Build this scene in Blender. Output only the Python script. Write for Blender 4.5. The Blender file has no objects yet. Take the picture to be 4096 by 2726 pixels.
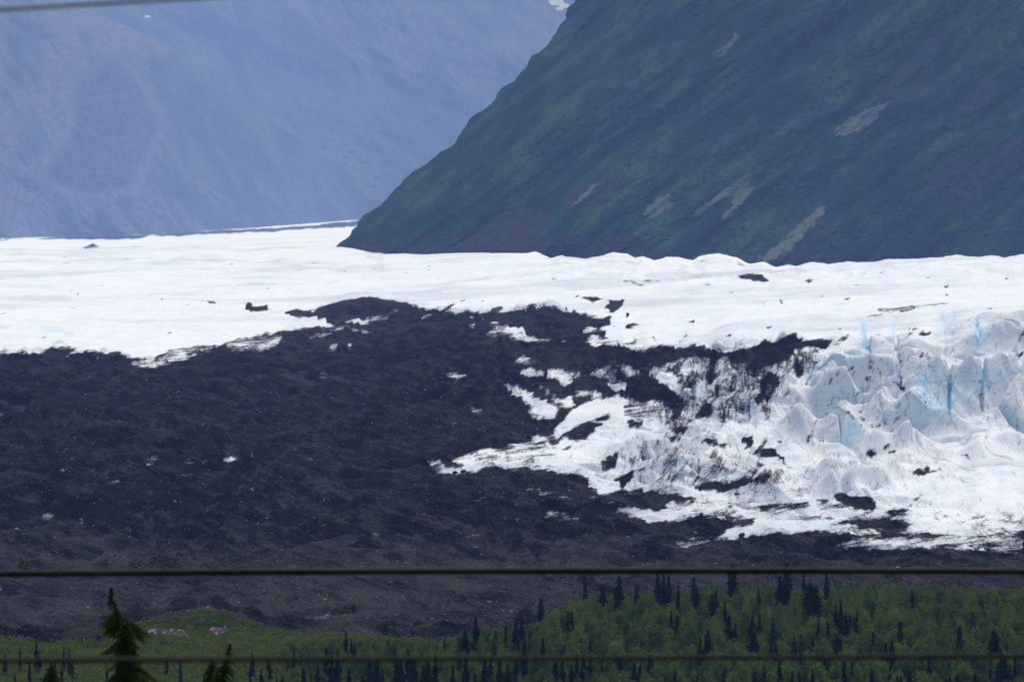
import bpy, bmesh, math, random, time
import numpy as np
from math import radians, sin, cos, tan, pi
T0 = time.time()
sc = bpy.context.scene
C = bpy.data.collections.new("scene_objects"); sc.collection.children.link(C)
C = sc.collection
# ------------------------------------------------------------------ camera
W, H = 4096.0, 2726.0
FPX = 2048.0 / tan(radians(7.0))
VH = 834.0                                   # eye level row in photo pixels
PITCH = math.atan((1363.0 - VH) / FPX)
cam_d = bpy.data.cameras.new("camera"); cam = bpy.data.objects.new("camera", cam_d); C.objects.link(cam)
cam.location = (0, 0, 0); cam.rotation_euler = (radians(90) - PITCH, 0, 0)
cam_d.sensor_width = 36.0; cam_d.lens = 18.0 / tan(radians(7.0))
cam_d.clip_start = 0.5; cam_d.clip_end = 60000
cam_d.dof.use_dof = True; cam_d.dof.focus_distance = 2200.0; cam_d.dof.aperture_fstop = cam_d.lens / 22.0
sc.camera = cam
# ------------------------------------------------------------------ world, sun, exposure
SUN_EL, SUN_AZ = 57.0, 20.0                  # the sun stands behind the glacier, a little to the right
w = bpy.data.worlds.new("World"); sc.world = w; w.use_nodes = True
nt = w.node_tree; bg = nt.nodes["Background"]
sky = nt.nodes.new("ShaderNodeTexSky"); sky.sky_type = 'NISHITA'; sky.sun_disc = False
sky.sun_elevation = radians(SUN_EL); sky.sun_rotation = radians(SUN_AZ)
sky.air_density = 1.0; sky.dust_density = 2.0; sky.altitude = 500
nt.links.new(sky.outputs[0], bg.inputs[0]); bg.inputs[1].default_value = 0.12
sl = bpy.data.lights.new("sun", 'SUN'); sun = bpy.data.objects.new("sun", sl); C.objects.link(sun)
sl.energy = 2.1; sl.angle = radians(8); sl.color = (1.0, 0.95, 0.88)
sd = np.array([sin(radians(SUN_AZ)) * cos(radians(SUN_EL)), cos(radians(SUN_AZ)) * cos(radians(SUN_EL)), sin(radians(SUN_EL))])
import mathutils
sun.rotation_euler = mathutils.Vector(-sd).to_track_quat('-Z', 'Y').to_euler()
sun.location = (0, 0, 300)
sc.view_settings.view_transform = 'Standard'; sc.view_settings.look = 'None'
sc.view_settings.gamma = 1; sc.view_settings.use_curve_mapping = False
sc.view_settings.exposure = 0.38
sc.render.engine = 'CYCLES'
sc.cycles.max_bounces = 5; sc.cycles.diffuse_bounces = 3; sc.cycles.volume_bounces = 1
sc.cycles.transparent_max_bounces = 6; sc.cycles.use_denoising = True

# ------------------------------------------------------------------ helpers
def ray(u, v):
    """photo pixel -> (x/y, z/y) of the world ray"""
    cx = (u - 2048.0) / FPX; cy = -(v - 1363.0) / FPX
    dy = cos(PITCH) + cy * sin(PITCH); dz = -sin(PITCH) + cy * cos(PITCH)
    return cx / dy, dz / dy
def pix(x, y, z):
    f = y * cos(PITCH) - z * sin(PITCH); up = y * sin(PITCH) + z * cos(PITCH)
    return 2048.0 + FPX * x / f, 1363.0 - FPX * up / f
def at(u, v, Y):
    a, b = ray(u, v); return (a * Y, Y, b * Y)
def _hash(ix, iy, seed):
    h = (ix.astype(np.int64) * 374761393 + iy.astype(np.int64) * 668265263 + seed * 2147483647) & 0xFFFFFFFF
    h = ((h ^ (h >> 13)) * 1274126177) & 0xFFFFFFFF
    return (h ^ (h >> 16)) & 0xFFFF
def perlin(x, y, seed=0):
    x0 = np.floor(x); y0 = np.floor(y); fx = (x - x0).astype(np.float32); fy = (y - y0).astype(np.float32)
    x0 = x0.astype(np.int64); y0 = y0.astype(np.int64)
    def g(ix, iy, dx, dy):
        a = _hash(ix, iy, seed).astype(np.float32) * np.float32(2 * pi / 65536)
        return np.cos(a) * dx + np.sin(a) * dy
    sx = fx * fx * fx * (fx * (fx * 6 - 15) + 10); sy = fy * fy * fy * (fy * (fy * 6 - 15) + 10)
    a = g(x0, y0, fx, fy); b = g(x0 + 1, y0, fx - 1, fy); c = g(x0, y0 + 1, fx, fy - 1); d = g(x0 + 1, y0 + 1, fx - 1, fy - 1)
    return (a + (b - a) * sx) * (1 - sy) + (c + (d - c) * sx) * sy       # about -0.7..0.7
def sstep(a, b, x):
    t = np.clip((x - a) / (b - a), 0, 1); return t * t * (3 - 2 * t)
def pchip(xk, yk, x):
    xk = np.array(xk, float); yk = np.array(yk, float)
    h = np.diff(xk); d = np.diff(yk) / h
    m = np.zeros(len(xk)); m[0] = d[0]; m[-1] = d[-1]
    for i in range(1, len(xk) - 1):
        m[i] = 0 if d[i - 1] * d[i] <= 0 else 2 * d[i - 1] * d[i] / (d[i - 1] + d[i])
    i = np.clip(np.searchsorted(xk, x) - 1, 0, len(h) - 1)
    t = (x - xk[i]) / h[i]; tc = np.clip(t, 0, 1)
    r = (2*tc**3 - 3*tc**2 + 1) * yk[i] + (tc**3 - 2*tc**2 + tc) * h[i] * m[i] + (-2*tc**3 + 3*tc**2) * yk[i+1] + (tc**3 - tc**2) * h[i] * m[i+1]
    r = np.where(x < xk[0], yk[0] + (x - xk[0]) * m[0], r)
    return np.where(x > xk[-1], yk[-1] + (x - xk[-1]) * m[-1], r)
def mesh_np(name, verts, faces, mat=None, parent=None, smooth=True, attrs=None, link=True):
    """verts (n,3), faces (m,k) with k = 3 or 4 -> one linked mesh object"""
    me = bpy.data.meshes.new(name); verts = np.asarray(verts, np.float32); faces = np.asarray(faces, np.int32)
    k = faces.shape[1]
    me.vertices.add(len(verts)); me.vertices.foreach_set("co", verts.ravel())
    me.loops.add(faces.size); me.loops.foreach_set("vertex_index", faces.ravel())
    me.polygons.add(len(faces)); me.polygons.foreach_set("loop_start", np.arange(len(faces), dtype=np.int32) * k)
    me.polygons.foreach_set("use_smooth", np.full(len(faces), smooth))
    me.update(calc_edges=True)
    for n, a in (attrs or {}).items():
        t = me.attributes.new(n, 'FLOAT', 'POINT'); t.data.foreach_set("value", np.asarray(a, np.float32).ravel())
    o = bpy.data.objects.new(name, me)
    if mat: me.materials.append(mat)
    if link: C.objects.link(o)
    if parent: o.parent = parent
    return o
def tag(o, label=None, cat=None, group=None, kind=None):
    if label: o["label"] = label
    if cat: o["category"] = cat
    if group: o["group"] = group
    if kind: o["kind"] = kind
    return o
def empty(name, loc, rz=0):
    o = bpy.data.objects.new(name, None); C.objects.link(o); o.location = loc; o.rotation_euler = (0, 0, rz); return o
def grid_faces(nr, nc):
    i = np.arange(nr * nc).reshape(nr, nc)
    return np.stack([i[:-1, :-1], i[:-1, 1:], i[1:, 1:], i[1:, :-1]], -1).reshape(-1, 4)

# ------------------------------------------------------------------ materials
class M:
    def __init__(s, name, rough=0.9, spec=0.0):
        s.m = bpy.data.materials.new(name); s.m.use_nodes = True; s.t = s.m.node_tree; s.b = s.t.nodes["Principled BSDF"]
        s.b.inputs["Roughness"].default_value = rough; s.b.inputs["Specular IOR Level"].default_value = spec
    def n(s, typ, **kw):
        n = s.t.nodes.new(typ)
        for k, v in kw.items(): setattr(n, k, v)
        return n
    def put(s, sock, v):
        if hasattr(v, "is_linked") or isinstance(v, bpy.types.NodeSocket): s.t.links.new(v, sock)
        elif v is not None: sock.default_value = v
    def math(s, op, a, b=None, c=None, clamp=False):
        n = s.n("ShaderNodeMath", operation=op, use_clamp=clamp)
        s.put(n.inputs[0], a)
        if b is not None: s.put(n.inputs[1], b)
        if c is not None: s.put(n.inputs[2], c)
        return n.outputs[0]
    def mix(s, f, a, b):
        n = s.n("ShaderNodeMix", data_type='RGBA'); s.put(n.inputs[0], f)
        s.put(n.inputs[6], a if not isinstance(a, tuple) else (*a[:3], 1)); s.put(n.inputs[7], b if not isinstance(b, tuple) else (*b[:3], 1))
        return n.outputs[2]
    def coord(s): return s.n("ShaderNodeTexCoord").outputs["Object"]
    def mapping(s, vec, scale=(1, 1, 1), rot=(0, 0, 0), loc=(0, 0, 0)):
        n = s.n("ShaderNodeMapping"); s.put(n.inputs[0], vec); n.inputs[1].default_value = loc; n.inputs[2].default_value = rot; n.inputs[3].default_value = scale
        return n.outputs[0]
    def noise(s, vec, scale, detail=4, rough=0.55, dist=0.0):
        n = s.n("ShaderNodeTexNoise"); s.put(n.inputs["Vector"], vec); n.inputs["Scale"].default_value = scale
        n.inputs["Detail"].default_value = detail; n.inputs["Roughness"].default_value = rough; n.inputs["Distortion"].default_value = dist
        return n.outputs[0]
    def ramp(s, f, a, b):      # smooth 0..1 between a and b
        n = s.n("ShaderNodeMapRange", interpolation_type='SMOOTHSTEP'); s.put(n.inputs[0], f); n.inputs[1].default_value = a; n.inputs[2].default_value = b
        return n.outputs[0]
    def attr(s, name): return s.n("ShaderNodeAttribute", attribute_name=name).outputs["Fac"]
    def bump(s, h, strength, dist):
        n = s.n("ShaderNodeBump"); n.inputs["Strength"].default_value = strength; n.inputs["Distance"].default_value = dist; s.put(n.inputs["Height"], h)
        s.t.links.new(n.outputs[0], s.b.inputs["Normal"])
    def col(s, c): s.put(s.b.inputs["Base Color"], c if not isinstance(c, tuple) else (*c[:3], 1))
def upright(m):
    """world vector whose second axis climbs with height and with distance, for marks that run down slopes"""
    sx = m.n("ShaderNodeSeparateXYZ"); m.put(sx.inputs[0], m.coord())
    wv = m.math('ADD', sx.outputs[2], m.math('MULTIPLY', sx.outputs[1], 0.05))
    cb = m.n("ShaderNodeCombineXYZ"); m.put(cb.inputs[0], sx.outputs[0]); m.put(cb.inputs[1], wv); m.put(cb.inputs[2], m.math('MULTIPLY', sx.outputs[1], 0.02))
    return cb.outputs[0]

def slant(m, deg, sa, sb):
    """upright() turned so that its first axis climbs at deg degrees to the right"""
    sx = m.n("ShaderNodeSeparateXYZ"); m.put(sx.inputs[0], upright(m)); c, s_ = cos(radians(deg)), sin(radians(deg))
    a = m.math('ADD', m.math('MULTIPLY', sx.outputs[0], c * sa), m.math('MULTIPLY', sx.outputs[1], s_ * sa))
    b = m.math('ADD', m.math('MULTIPLY', sx.outputs[0], -s_ * sb), m.math('MULTIPLY', sx.outputs[1], c * sb))
    cb = m.n("ShaderNodeCombineXYZ"); m.put(cb.inputs[0], a); m.put(cb.inputs[1], b); m.put(cb.inputs[2], sx.outputs[2]); return cb.outputs[0]
def glacier_material():
    m = M("glacier_surface", 0.75, 0.0)
    up = upright(m); co = m.coord()
    deb = m.attr("debris"); blue = m.attr("blue")
    sta = m.noise(slant(m, 46, 0.14, 1.0), 0.42, 6, 0.70, 0.6); stb = m.noise(slant(m, 82, 0.20, 1.0), 0.30, 6, 0.72, 0.8); sel = m.ramp(m.noise(co, 0.022, 2, 0.5), 0.44, 0.56)
    st = m.math('ADD', m.math('MULTIPLY', sta, m.math('SUBTRACT', 1.0, sel)), m.math('MULTIPLY', stb, sel))
    st_h = m.noise(slant(m, 7, 0.12, 1.2), 0.55, 6, 0.68, 0.4); fa = m.attr('flat')
    st = m.math('ADD', m.math('MULTIPLY', st, m.math('SUBTRACT', 1.0, fa)), m.math('MULTIPLY', st_h, fa))
    st2 = m.noise(m.mapping(up, (0.6, 1, 1)), 0.30, 6, 0.7)
    st3 = m.noise(m.mapping(up, (0.7, 1.6, 1)), 1.3, 4, 0.75)
    nz = m.math('ADD', m.math('MULTIPLY', m.math('SUBTRACT', st, 0.5), 1.7), m.math('MULTIPLY', m.math('SUBTRACT', st2, 0.5), 0.8))
    nz = m.math('ADD', nz, m.math('MULTIPLY', m.math('SUBTRACT', st3, 0.5), 0.9))
    edge = m.math('ADD', 0.36, m.math('MULTIPLY', m.math('MULTIPLY', deb, m.math('SUBTRACT', 1.0, deb)), 3.4))
    f = m.ramp(m.math('ADD', deb, m.math('MULTIPLY', nz, edge)), 0.30, 0.74); f = m.math('POWER', f, 0.5)
    # ice
    dirt = m.ramp(m.noise(slant(m, 20, 0.2, 1.0), 0.25, 6, 0.7, 0.8), 0.50, 0.72)
    ice = m.mix(m.math('MULTIPLY', dirt, m.math('ADD', 0.25, m.math('MULTIPLY', m.attr("frac"), 0.35))), (0.86, 0.86, 0.845), (0.56, 0.55, 0.55))
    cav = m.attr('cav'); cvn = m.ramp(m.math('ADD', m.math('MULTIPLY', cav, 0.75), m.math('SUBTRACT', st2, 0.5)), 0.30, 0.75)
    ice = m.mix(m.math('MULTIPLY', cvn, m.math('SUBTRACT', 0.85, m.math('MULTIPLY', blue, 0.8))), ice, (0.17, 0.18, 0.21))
    lay = m.ramp(m.noise(slant(m, 3, 0.10, 1.0), 0.055, 6, 0.62, 0.5), 0.46, 0.66); ice = m.mix(m.math('MULTIPLY', lay, 0.85), ice, (0.60, 0.64, 0.68))  # grey bands painted in for the soft shading of the plateau
    soft = m.ramp(m.noise(co, 0.012, 3, 0.5), 0.35, 0.7)
    ice = m.mix(m.math('MULTIPLY', soft, 0.3), ice, (0.74, 0.84, 0.88))
    ice = m.mix(m.math('MULTIPLY', blue, 1.0, clamp=True), ice, (0.28, 0.62, 0.88))
    # thin dark dirt lines in fractures
    def lines(deg, sa, sc_, w_, dist):
        l = m.noise(slant(m, deg, sa, 1.0), sc_, 3, 0.6, dist); l = m.math('ABSOLUTE', m.math('SUBTRACT', l, 0.5)); return m.math('SUBTRACT', 1.0, m.ramp(l, 0.0, w_))
    ln = m.math('MAXIMUM', lines(60, 0.22, 0.16, 0.014, 0.25), lines(96, 0.30, 0.10, 0.010, 0.25)); ln = m.math('MAXIMUM', ln, m.math('MULTIPLY', lines(8, 0.25, 0.12, 0.010, 0.3), 0.6))
    ln = m.math('MULTIPLY', ln, m.attr("frac")); ln = m.math('MULTIPLY', ln, m.ramp(st2, 0.42, 0.54))
    ice = m.mix(m.math('MULTIPLY', ln, 0.8), ice, (0.12, 0.12, 0.14))
    vs_ = m.n("ShaderNodeTexVoronoi"); m.put(vs_.inputs["Vector"], slant(m, 22, 0.45, 1.6)); vs_.inputs["Scale"].default_value = 0.10; cs_ = m.n("ShaderNodeSeparateColor"); m.put(cs_.inputs[0], vs_.outputs["Color"])
    dk_ = m.math('MULTIPLY', m.math('SUBTRACT', 1.0, m.ramp(m.math('ADD', vs_.outputs["Distance"], m.math('MULTIPLY', m.math('SUBTRACT', st2, 0.5), 0.5)), 0.04, 0.13)), m.ramp(cs_.outputs[0], 0.72, 0.80))
    ice = m.mix(m.math('MULTIPLY', dk_, 0.9), ice, (0.05, 0.05, 0.06))
    # debris
    g1 = m.noise(co, 0.05, 6, 0.7); g2 = m.noise(m.mapping(up, (0.7, 1.8, 1)), 1.0, 6, 0.9); g3 = m.noise(slant(m, -16, 0.16, 1.3), 0.30, 6, 0.75, 0.4)
    dry = m.math('ADD', m.math('MULTIPLY', m.attr("dry"), 0.36), m.math('ADD', m.math('MULTIPLY', m.math('SUBTRACT', g3, 0.5), 1.7), m.math('MULTIPLY', m.math('SUBTRACT', g2, 0.5), 2.4)))  # attribute carries painted relief shading; the noise is random grit tone
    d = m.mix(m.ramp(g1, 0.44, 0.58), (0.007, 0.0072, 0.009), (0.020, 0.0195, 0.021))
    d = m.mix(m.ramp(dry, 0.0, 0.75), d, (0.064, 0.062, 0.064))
    d = m.mix(m.ramp(g2, 0.57, 0.72), d, (0.13, 0.118, 0.108))
    gl = m.ramp(m.noise(slant(m, 34, 0.22, 1.0), 0.45, 5, 0.75, 0.3), 0.64, 0.76); d = m.mix(m.math('MULTIPLY', gl, 0.55), d, (0.24, 0.25, 0.27))
    vo = m.n("ShaderNodeTexVoronoi"); m.put(vo.inputs["Vector"], m.mapping(up, (1, 1.8, 1))); vo.inputs["Scale"].default_value = 0.9
    sp = m.math('SUBTRACT', 1.0, m.ramp(vo.outputs["Distance"], 0.08, 0.25))
    csp = m.n("ShaderNodeSeparateColor"); m.put(csp.inputs[0], vo.outputs["Color"])
    sp = m.math('MULTIPLY', sp, m.ramp(csp.outputs[0], 0.62, 0.9))
    d = m.mix(m.math('MULTIPLY', sp, 0.8), d, (0.20, 0.185, 0.17))
    m.col(m.mix(f, ice, d))
    m.put(m.b.inputs["Roughness"], m.math('ADD', 0.65, m.math('MULTIPLY', f, 0.25)))
    h = m.math('ADD', m.math('MULTIPLY', g2, m.math('ADD', 0.3, m.math('MULTIPLY', f, 1.6))), m.math('MULTIPLY', st, m.math('SUBTRACT', 1.2, f)))
    m.bump(h, 0.8, 1.2)
    return m.m
def ground_material():
    m = M("brushy_ground", 0.95, 0.0); co = m.coord(); up = upright(m)
    a = m.noise(co, 0.08, 5, 0.6); b = m.noise(m.mapping(up, (1, 1.5, 1)), 0.9, 5, 0.7)
    c = m.mix(m.ramp(a, 0.35, 0.65), (0.018, 0.030, 0.007), (0.040, 0.055, 0.010))
    c = m.mix(m.ramp(b, 0.55, 0.75), c, (0.08, 0.09, 0.025))
    r = m.mix(m.ramp(b, 0.45, 0.65), (0.05, 0.047, 0.05), (0.22, 0.21, 0.20))
    m.col(m.mix(m.ramp(m.math('ADD', m.attr("rock"), m.math('MULTIPLY', m.math('SUBTRACT', b, 0.5), 0.8)), 0.4, 0.6), c, r))
    m.bump(b, 1.0, 1.2); return m.m
def mountain_material(name, veg, veg2, rock, scale, contrast=1.0):
    m = M(name, 0.95, 0.0); co = m.coord()
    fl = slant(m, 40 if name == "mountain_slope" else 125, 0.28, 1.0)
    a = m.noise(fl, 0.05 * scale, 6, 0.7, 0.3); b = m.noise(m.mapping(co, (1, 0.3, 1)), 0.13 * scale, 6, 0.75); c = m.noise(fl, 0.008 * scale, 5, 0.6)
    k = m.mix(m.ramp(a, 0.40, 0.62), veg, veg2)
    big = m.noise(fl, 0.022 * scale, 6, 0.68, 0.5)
    k = m.mix(m.math('MULTIPLY', m.ramp(big, 0.44, 0.62), 0.70), k, tuple(x * 0.30 for x in veg))  # dark fall-line bands paint in the shading of ribs and gullies
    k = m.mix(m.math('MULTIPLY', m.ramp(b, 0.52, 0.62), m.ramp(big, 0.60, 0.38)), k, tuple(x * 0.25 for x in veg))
    s = m.ramp(m.math('ADD', m.attr("soil"), m.math('MULTIPLY', m.math('SUBTRACT', m.math('ADD', m.math('MULTIPLY', c, 0.5), m.math('MULTIPLY', a, 0.5)), 0.5), 3.0)), 0.42, 0.64)
    k = m.mix(m.math('MULTIPLY', s, 0.85), k, m.mix(m.ramp(b, 0.4, 0.6), tuple(x * 0.5 for x in rock), m.mix(m.ramp(m.attr("soil"), 0.8, 1.0), rock, (0.035, 0.03, 0.03))))
    sn = m.noise(fl, 0.10 * scale, 6, 0.7)
    q = m.ramp(m.math('ADD', m.attr("scree"), m.math('MULTIPLY', m.math('SUBTRACT', m.math('ADD', m.math('MULTIPLY', sn, .6), m.math('MULTIPLY', b, .4)), 0.5), 2.2)), 0.42, 0.62)
    k = m.mix(q, k, m.mix(m.ramp(sn, 0.4, 0.6), (0.100, 0.118, 0.092), (0.155, 0.172, 0.135)))
    k = m.mix(m.ramp(m.math('ADD', m.attr("snow"), m.math('MULTIPLY', m.math('SUBTRACT', sn, 0.5), 1.2)), 0.45, 0.55), k, (0.8, 0.83, 0.86))
    m.col(k); m.bump(b, 1.0, 7.0 / scale); return m.m
def foliage_material(name, c1, c2, c3, attr=None, thin=0.0):
    m = M(name, 0.75, 0.03)
    oi = m.n("ShaderNodeObjectInfo"); r = m.attr(attr) if attr else oi.outputs["Random"]
    g = m.n("ShaderNodeNewGeometry"); ri = g.outputs["Random Per Island"]
    k = m.mix(ri, c1, c2); k = m.mix(m.math('MULTIPLY', m.ramp(r, 0.25, 0.95), 0.85), k, c3)
    m.col(k)
    if thin:
        tl = m.n("ShaderNodeBsdfTranslucent"); m.put(tl.inputs[0], k); mx = m.n("ShaderNodeMixShader"); mx.inputs[0].default_value = thin
        m.t.links.new(m.b.outputs[0], mx.inputs[1]); m.t.links.new(tl.outputs[0], mx.inputs[2]); m.t.links.new(mx.outputs[0], m.t.nodes["Material Output"].inputs[0])
    return m.m
def plain(name, c1, c2=None, scale=5.0, rough=0.8, bump=0.0, dist=0.02):
    m = M(name, rough, 0.05); n = m.noise(m.coord(), scale, 5, 0.65)
    m.col(m.mix(m.ramp(n, 0.35, 0.65), c1, c2 or tuple(x * 0.7 for x in c1)))
    if bump: m.bump(n, bump, dist)
    return m.m
GLAC = glacier_material(); GROUND = ground_material()

# ------------------------------------------------------------------ rasters of what lies where (looked up at each vertex)
RU0, RV0, RS = -700, 760, 0.5
RW, RH = int((5500) * RS), int((2100) * RS)
def raster(): return np.zeros((RH, RW), np.float32)
def fill(img, pts, val, mode='set'):
    P = np.array(pts, float); x = (P[:, 0] - RU0) * RS; y = (P[:, 1] - RV0) * RS
    y0 = max(0, int(y.min())); y1 = min(RH - 1, int(y.max()) + 1)
    x2 = np.roll(x, -1); y2 = np.roll(y, -1)
    for j in range(y0, y1 + 1):
        yy = j + 0.5; c = ((y <= yy) & (y2 > yy)) | ((y2 <= yy) & (y > yy))
        if not c.any(): continue
        xs = np.sort(x[c] + (yy - y[c]) * (x2[c] - x[c]) / (y2[c] - y[c]))
        for a, b in zip(xs[::2], xs[1::2]):
            a = max(0, int(round(a))); b = min(RW, int(round(b)))
            if b > a: img[j, a:b] = val if mode == 'set' else np.maximum(img[j, a:b], val)
def stroke(img, pts, wid, val):
    P = np.array(pts, float); 
    for (xa, ya), (xb, yb) in zip(P[:-1], P[1:]):
        L = max(1, int(math.hypot(xb - xa, yb - ya) * RS * 2))
        for t in np.linspace(0, 1, L + 1):
            cx = ((xa + (xb - xa) * t) - RU0) * RS; cy = ((ya + (yb - ya) * t) - RV0) * RS; r = max(wid * RS / 2, 0.5)
            j0, j1 = int(cy - r), int(cy + r) + 1; i0, i1 = int(cx - r), int(cx + r) + 1
            if j0 < 0 or i0 < 0 or j1 >= RH or i1 >= RW: continue
            img[j0:j1 + 1, i0:i1 + 1] = np.maximum(img[j0:j1 + 1, i0:i1 + 1], val)
def stroke_ice(img, pts, wid, val):
    stroke(img, pts, wid * 5, val * 0.10); stroke(img, pts, wid * 2.6, val * 0.2); stroke(img, pts, wid * 1.0, val * 0.38); stroke(img, pts, 2, val)
def blur(img, r):
    for ax in (0, 1):
        for _ in range(2):
            k = np.cumsum(np.concatenate([np.take(img, [0] * (r + 1), ax), img, np.take(img, [-1] * r, ax)], ax), ax)
            n = img.shape[ax]
            img = (np.take(k, range(2 * r + 1, 2 * r + 1 + n), ax) if False else (np.take(k, np.arange(n) + 2 * r, ax) - np.take(k, np.arange(n) - 1 + 0, ax) if False else None)) if False else _box(img, r, ax)
    return img
def _box(img, r, ax):
    p = np.pad(img, [(r + 1, r) if a == ax else (0, 0) for a in (0, 1)], mode='edge'); k = np.cumsum(p, ax, dtype=np.float64); n = img.shape[ax]
    return ((np.take(k, np.arange(n) + 2 * r + 1, ax) - np.take(k, np.arange(n), ax)) / (2 * r + 1)).astype(np.float32)
def look(img, u, v):
    x = np.clip((u - RU0) * RS - 0.5, 0, RW - 1.001); y = np.clip((v - RV0) * RS - 0.5, 0, RH - 1.001)
    i = x.astype(int); j = y.astype(int); fx = x - i; fy = y - j
    return (img[j, i] * (1 - fx) + img[j, i + 1] * fx) * (1 - fy) + (img[j + 1, i] * (1 - fx) + img[j + 1, i + 1] * fx) * fy
def cr(o, s):
    def f(*p): return [(o[0] + a * s, o[1] + b * s) for a, b in p]
    return f
k8 = 800 / 2356.0
A = cr((1696, 1100), k8); B = cr((2496, 1100), k8); Cc = cr((3296, 1100), k8)
D = cr((1696, 1600), k8); E = cr((2496, 1600), k8); F = cr((3296, 1600), k8)
L = cr((0, 1200), 1000 / 2356.0); N = cr((900, 1100), 1000 / 2356.0)
S = cr((0, 820), 1500 / 2356.0); P3 = cr((0, 850), 1700 / 2356.0); P6 = cr((2396, 1700), 1700 / 2356.0)
P7 = cr((0, 1900), 1400 / 2356.0); P8 = cr((1200, 1900), 1400 / 2356.0); Q = cr((0, 1650), 1400 / 2356.0)
PM = cr((1200, 2200), 1100 / 2356.0)
deb = raster()
main = [(-700, 1425)] + L((0,515),(60,508),(130,490),(240,478),(330,488),(350,518),(380,495),(430,462),(500,442),(540,452),(640,446),(735,436),(700,468),(620,515),
    (700,515),(740,492),(830,478),(950,482),(1100,510),(1250,540),(1330,540),(1385,572),(1440,565),(1500,510),(1620,475),(1740,445),(1900,428),(2050,435),(2100,400),(2300,362)) \
 + N((236,580),(560,520),(850,485),(940,492),(960,497),(1030,462),(980,455),(920,410),(860,396),(680,395),(640,392),(560,350),(620,325),(700,320),(800,325),(820,310),(880,318),(900,300),(1000,265),(1150,228),(1300,203),(1420,215),(1600,240),(1800,290),(1960,325),(2080,342),(2170,370)) \
 + A((400,462),(470,440),(540,422),(610,430),(760,440),(840,430),(900,445),(1000,432),(1090,395),(1200,378),(1300,375),(1400,358),(1540,370),(1580,400),(1700,430),(1780,440),(1940,445),(1900,495),(2000,495),(2225,480),(2180,530),(2120,570),(2140,605),(2060,635),(2030,660),(2170,665),(2130,710),(2190,770),(2100,745),(1990,712),(1930,755),(1880,785),(1900,800),(2050,830),(2200,815)) \
 + B((0,838),(110,885),(240,885),(330,845),(440,810),(520,812),(600,845),(700,865),(770,835),(830,800),(870,830),(960,855),(1030,885),(1180,915),(1300,895),(1400,865),(1500,850),(1600,800),(1650,750),(1720,775),(1800,780),(1860,725),(1910,705),(2030,712),(2080,740),(2200,752),(2300,760)) \
 + Cc((115,752),(60,830),(0,880)) + B((2250,850),(2120,840),(2000,870),(1900,1010),(1580,1100),(1400,1040),(1300,960),(1200,930),(1000,960),(860,960),(700,960),(580,1000),(450,1090),(350,1060),(290,1180),(420,1240),(520,1320),(600,1370)) \
 + E((740,30),(650,190),(520,250),(600,150),(500,70),(440,-20),(180,30),(0,-60)) + D((2000,-10),(1750,100),(1650,240),(1560,290),(1530,380),(1500,410),(1260,440),(1300,475),(1480,450),(1590,440),(1700,350),(1920,260),(2050,260),(2100,290),(1960,390),(1930,450),(1800,465),(1660,450),(1570,520),(1440,500),(1400,520),(1250,490),(1130,505),(1020,520),(940,555),(940,580),(880,575),(810,550),(640,600),(540,630),(330,685),(440,740),(400,800),(280,765),(170,725),(50,705),(35,740),(110,770),(230,775),(110,835),(290,865),(430,855),(520,855),(620,845),(680,790),(830,770),(950,800),(1240,812),(1430,805),(1540,825),(1560,855),(1700,870),(1880,885),(1940,910),(1950,1000),(2100,1110),(2250,1060),(2330,1040),(2320,1000),(2220,945)) \
 + E((0,880),(100,820),(110,900),(0,1010),(20,1060),(180,1040),(240,1080),(400,1075),(480,1020),(400,1110),(600,1105),(740,1130),(760,1190),(640,1210),(530,1190),(470,1240),(470,1300),(320,1290),(160,1265),(0,1255),(-60,1250),(-80,1290),(0,1320),(120,1370),(300,1440),(660,1440),(620,1410),(730,1400),(870,1370),(1010,1365),(1110,1380),(1280,1420),(1600,1380),(1500,1420)) \
 + P6((870,548),(760,560),(700,590),(620,635),(700,630),(820,610),(1000,600),(1180,590),(1400,600),(1600,610),(1640,612),(1830,600),(2050,610),(2200,605),(2290,605),(2356,585),(2800,560)) + [(4800, 2110), (4800, 2860), (-700, 2860)]
fill(deb, main, 1.0)
# white or dirty ice showing inside the debris
def wh(p, v=0.0): fill(deb, p, v)
wh(L((1180,612),(1260,590),(1400,575),(1450,590),(1560,560),(1660,530),(1680,500),(1760,500),(1840,515),(1790,550),(1680,570),(1560,600),(1450,630),(1350,625)), 0.1)
wh(L((850,520),(910,515),(990,575),(930,560)), 0.4)
wh(L((1480,555),(1560,510),(1650,480),(1800,455),(2000,440),(2020,470),(1930,505),(1880,485),(1760,495),(1640,520),(1550,570)), 0.45)
wh(N((0,690),(0,640),(150,610),(400,575),(560,560),(540,610),(500,660),(430,700),(300,715),(120,715)), 0.52)
wh(N((270,690),(330,690),(390,630),(400,690),(360,700),(280,715)), 0.15); wh(N((410,680),(430,610),(520,600),(460,680)), 0.2)
wh(N((770,620),(820,570),(930,510),(1040,480),(1140,470),(1300,500),(1440,550),(1300,545),(1150,510),(980,545),(880,610)), 0.5)
wh(N((1060,500),(1140,480),(1120,510)), 0.2)
wh(N((960,705),(1000,660),(1060,630),(1080,680),(1130,690),(1000,700)), 0.15); wh(N((1150,690),(1160,640),(1200,640),(1220,680)), 0.15)
wh(N((740,715),(780,690),(840,682),(850,700)), 0.1); wh(N((590,740),(640,725),(730,715),(700,735)), 0.35)
wh(N((1110,445),(1180,418),(1250,415),(1340,430),(1370,450),(1310,463),(1240,448)), 0.0)
wh(N((800,345),(830,318),(860,325),(840,350)), 0.3); wh(N((670,385),(720,370),(760,380)), 0.35)
wh(N((1290,420),(1400,370),(1480,380),(1600,330),(1660,315),(1560,400),(1460,440),(1360,440)), 0.58)
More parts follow.
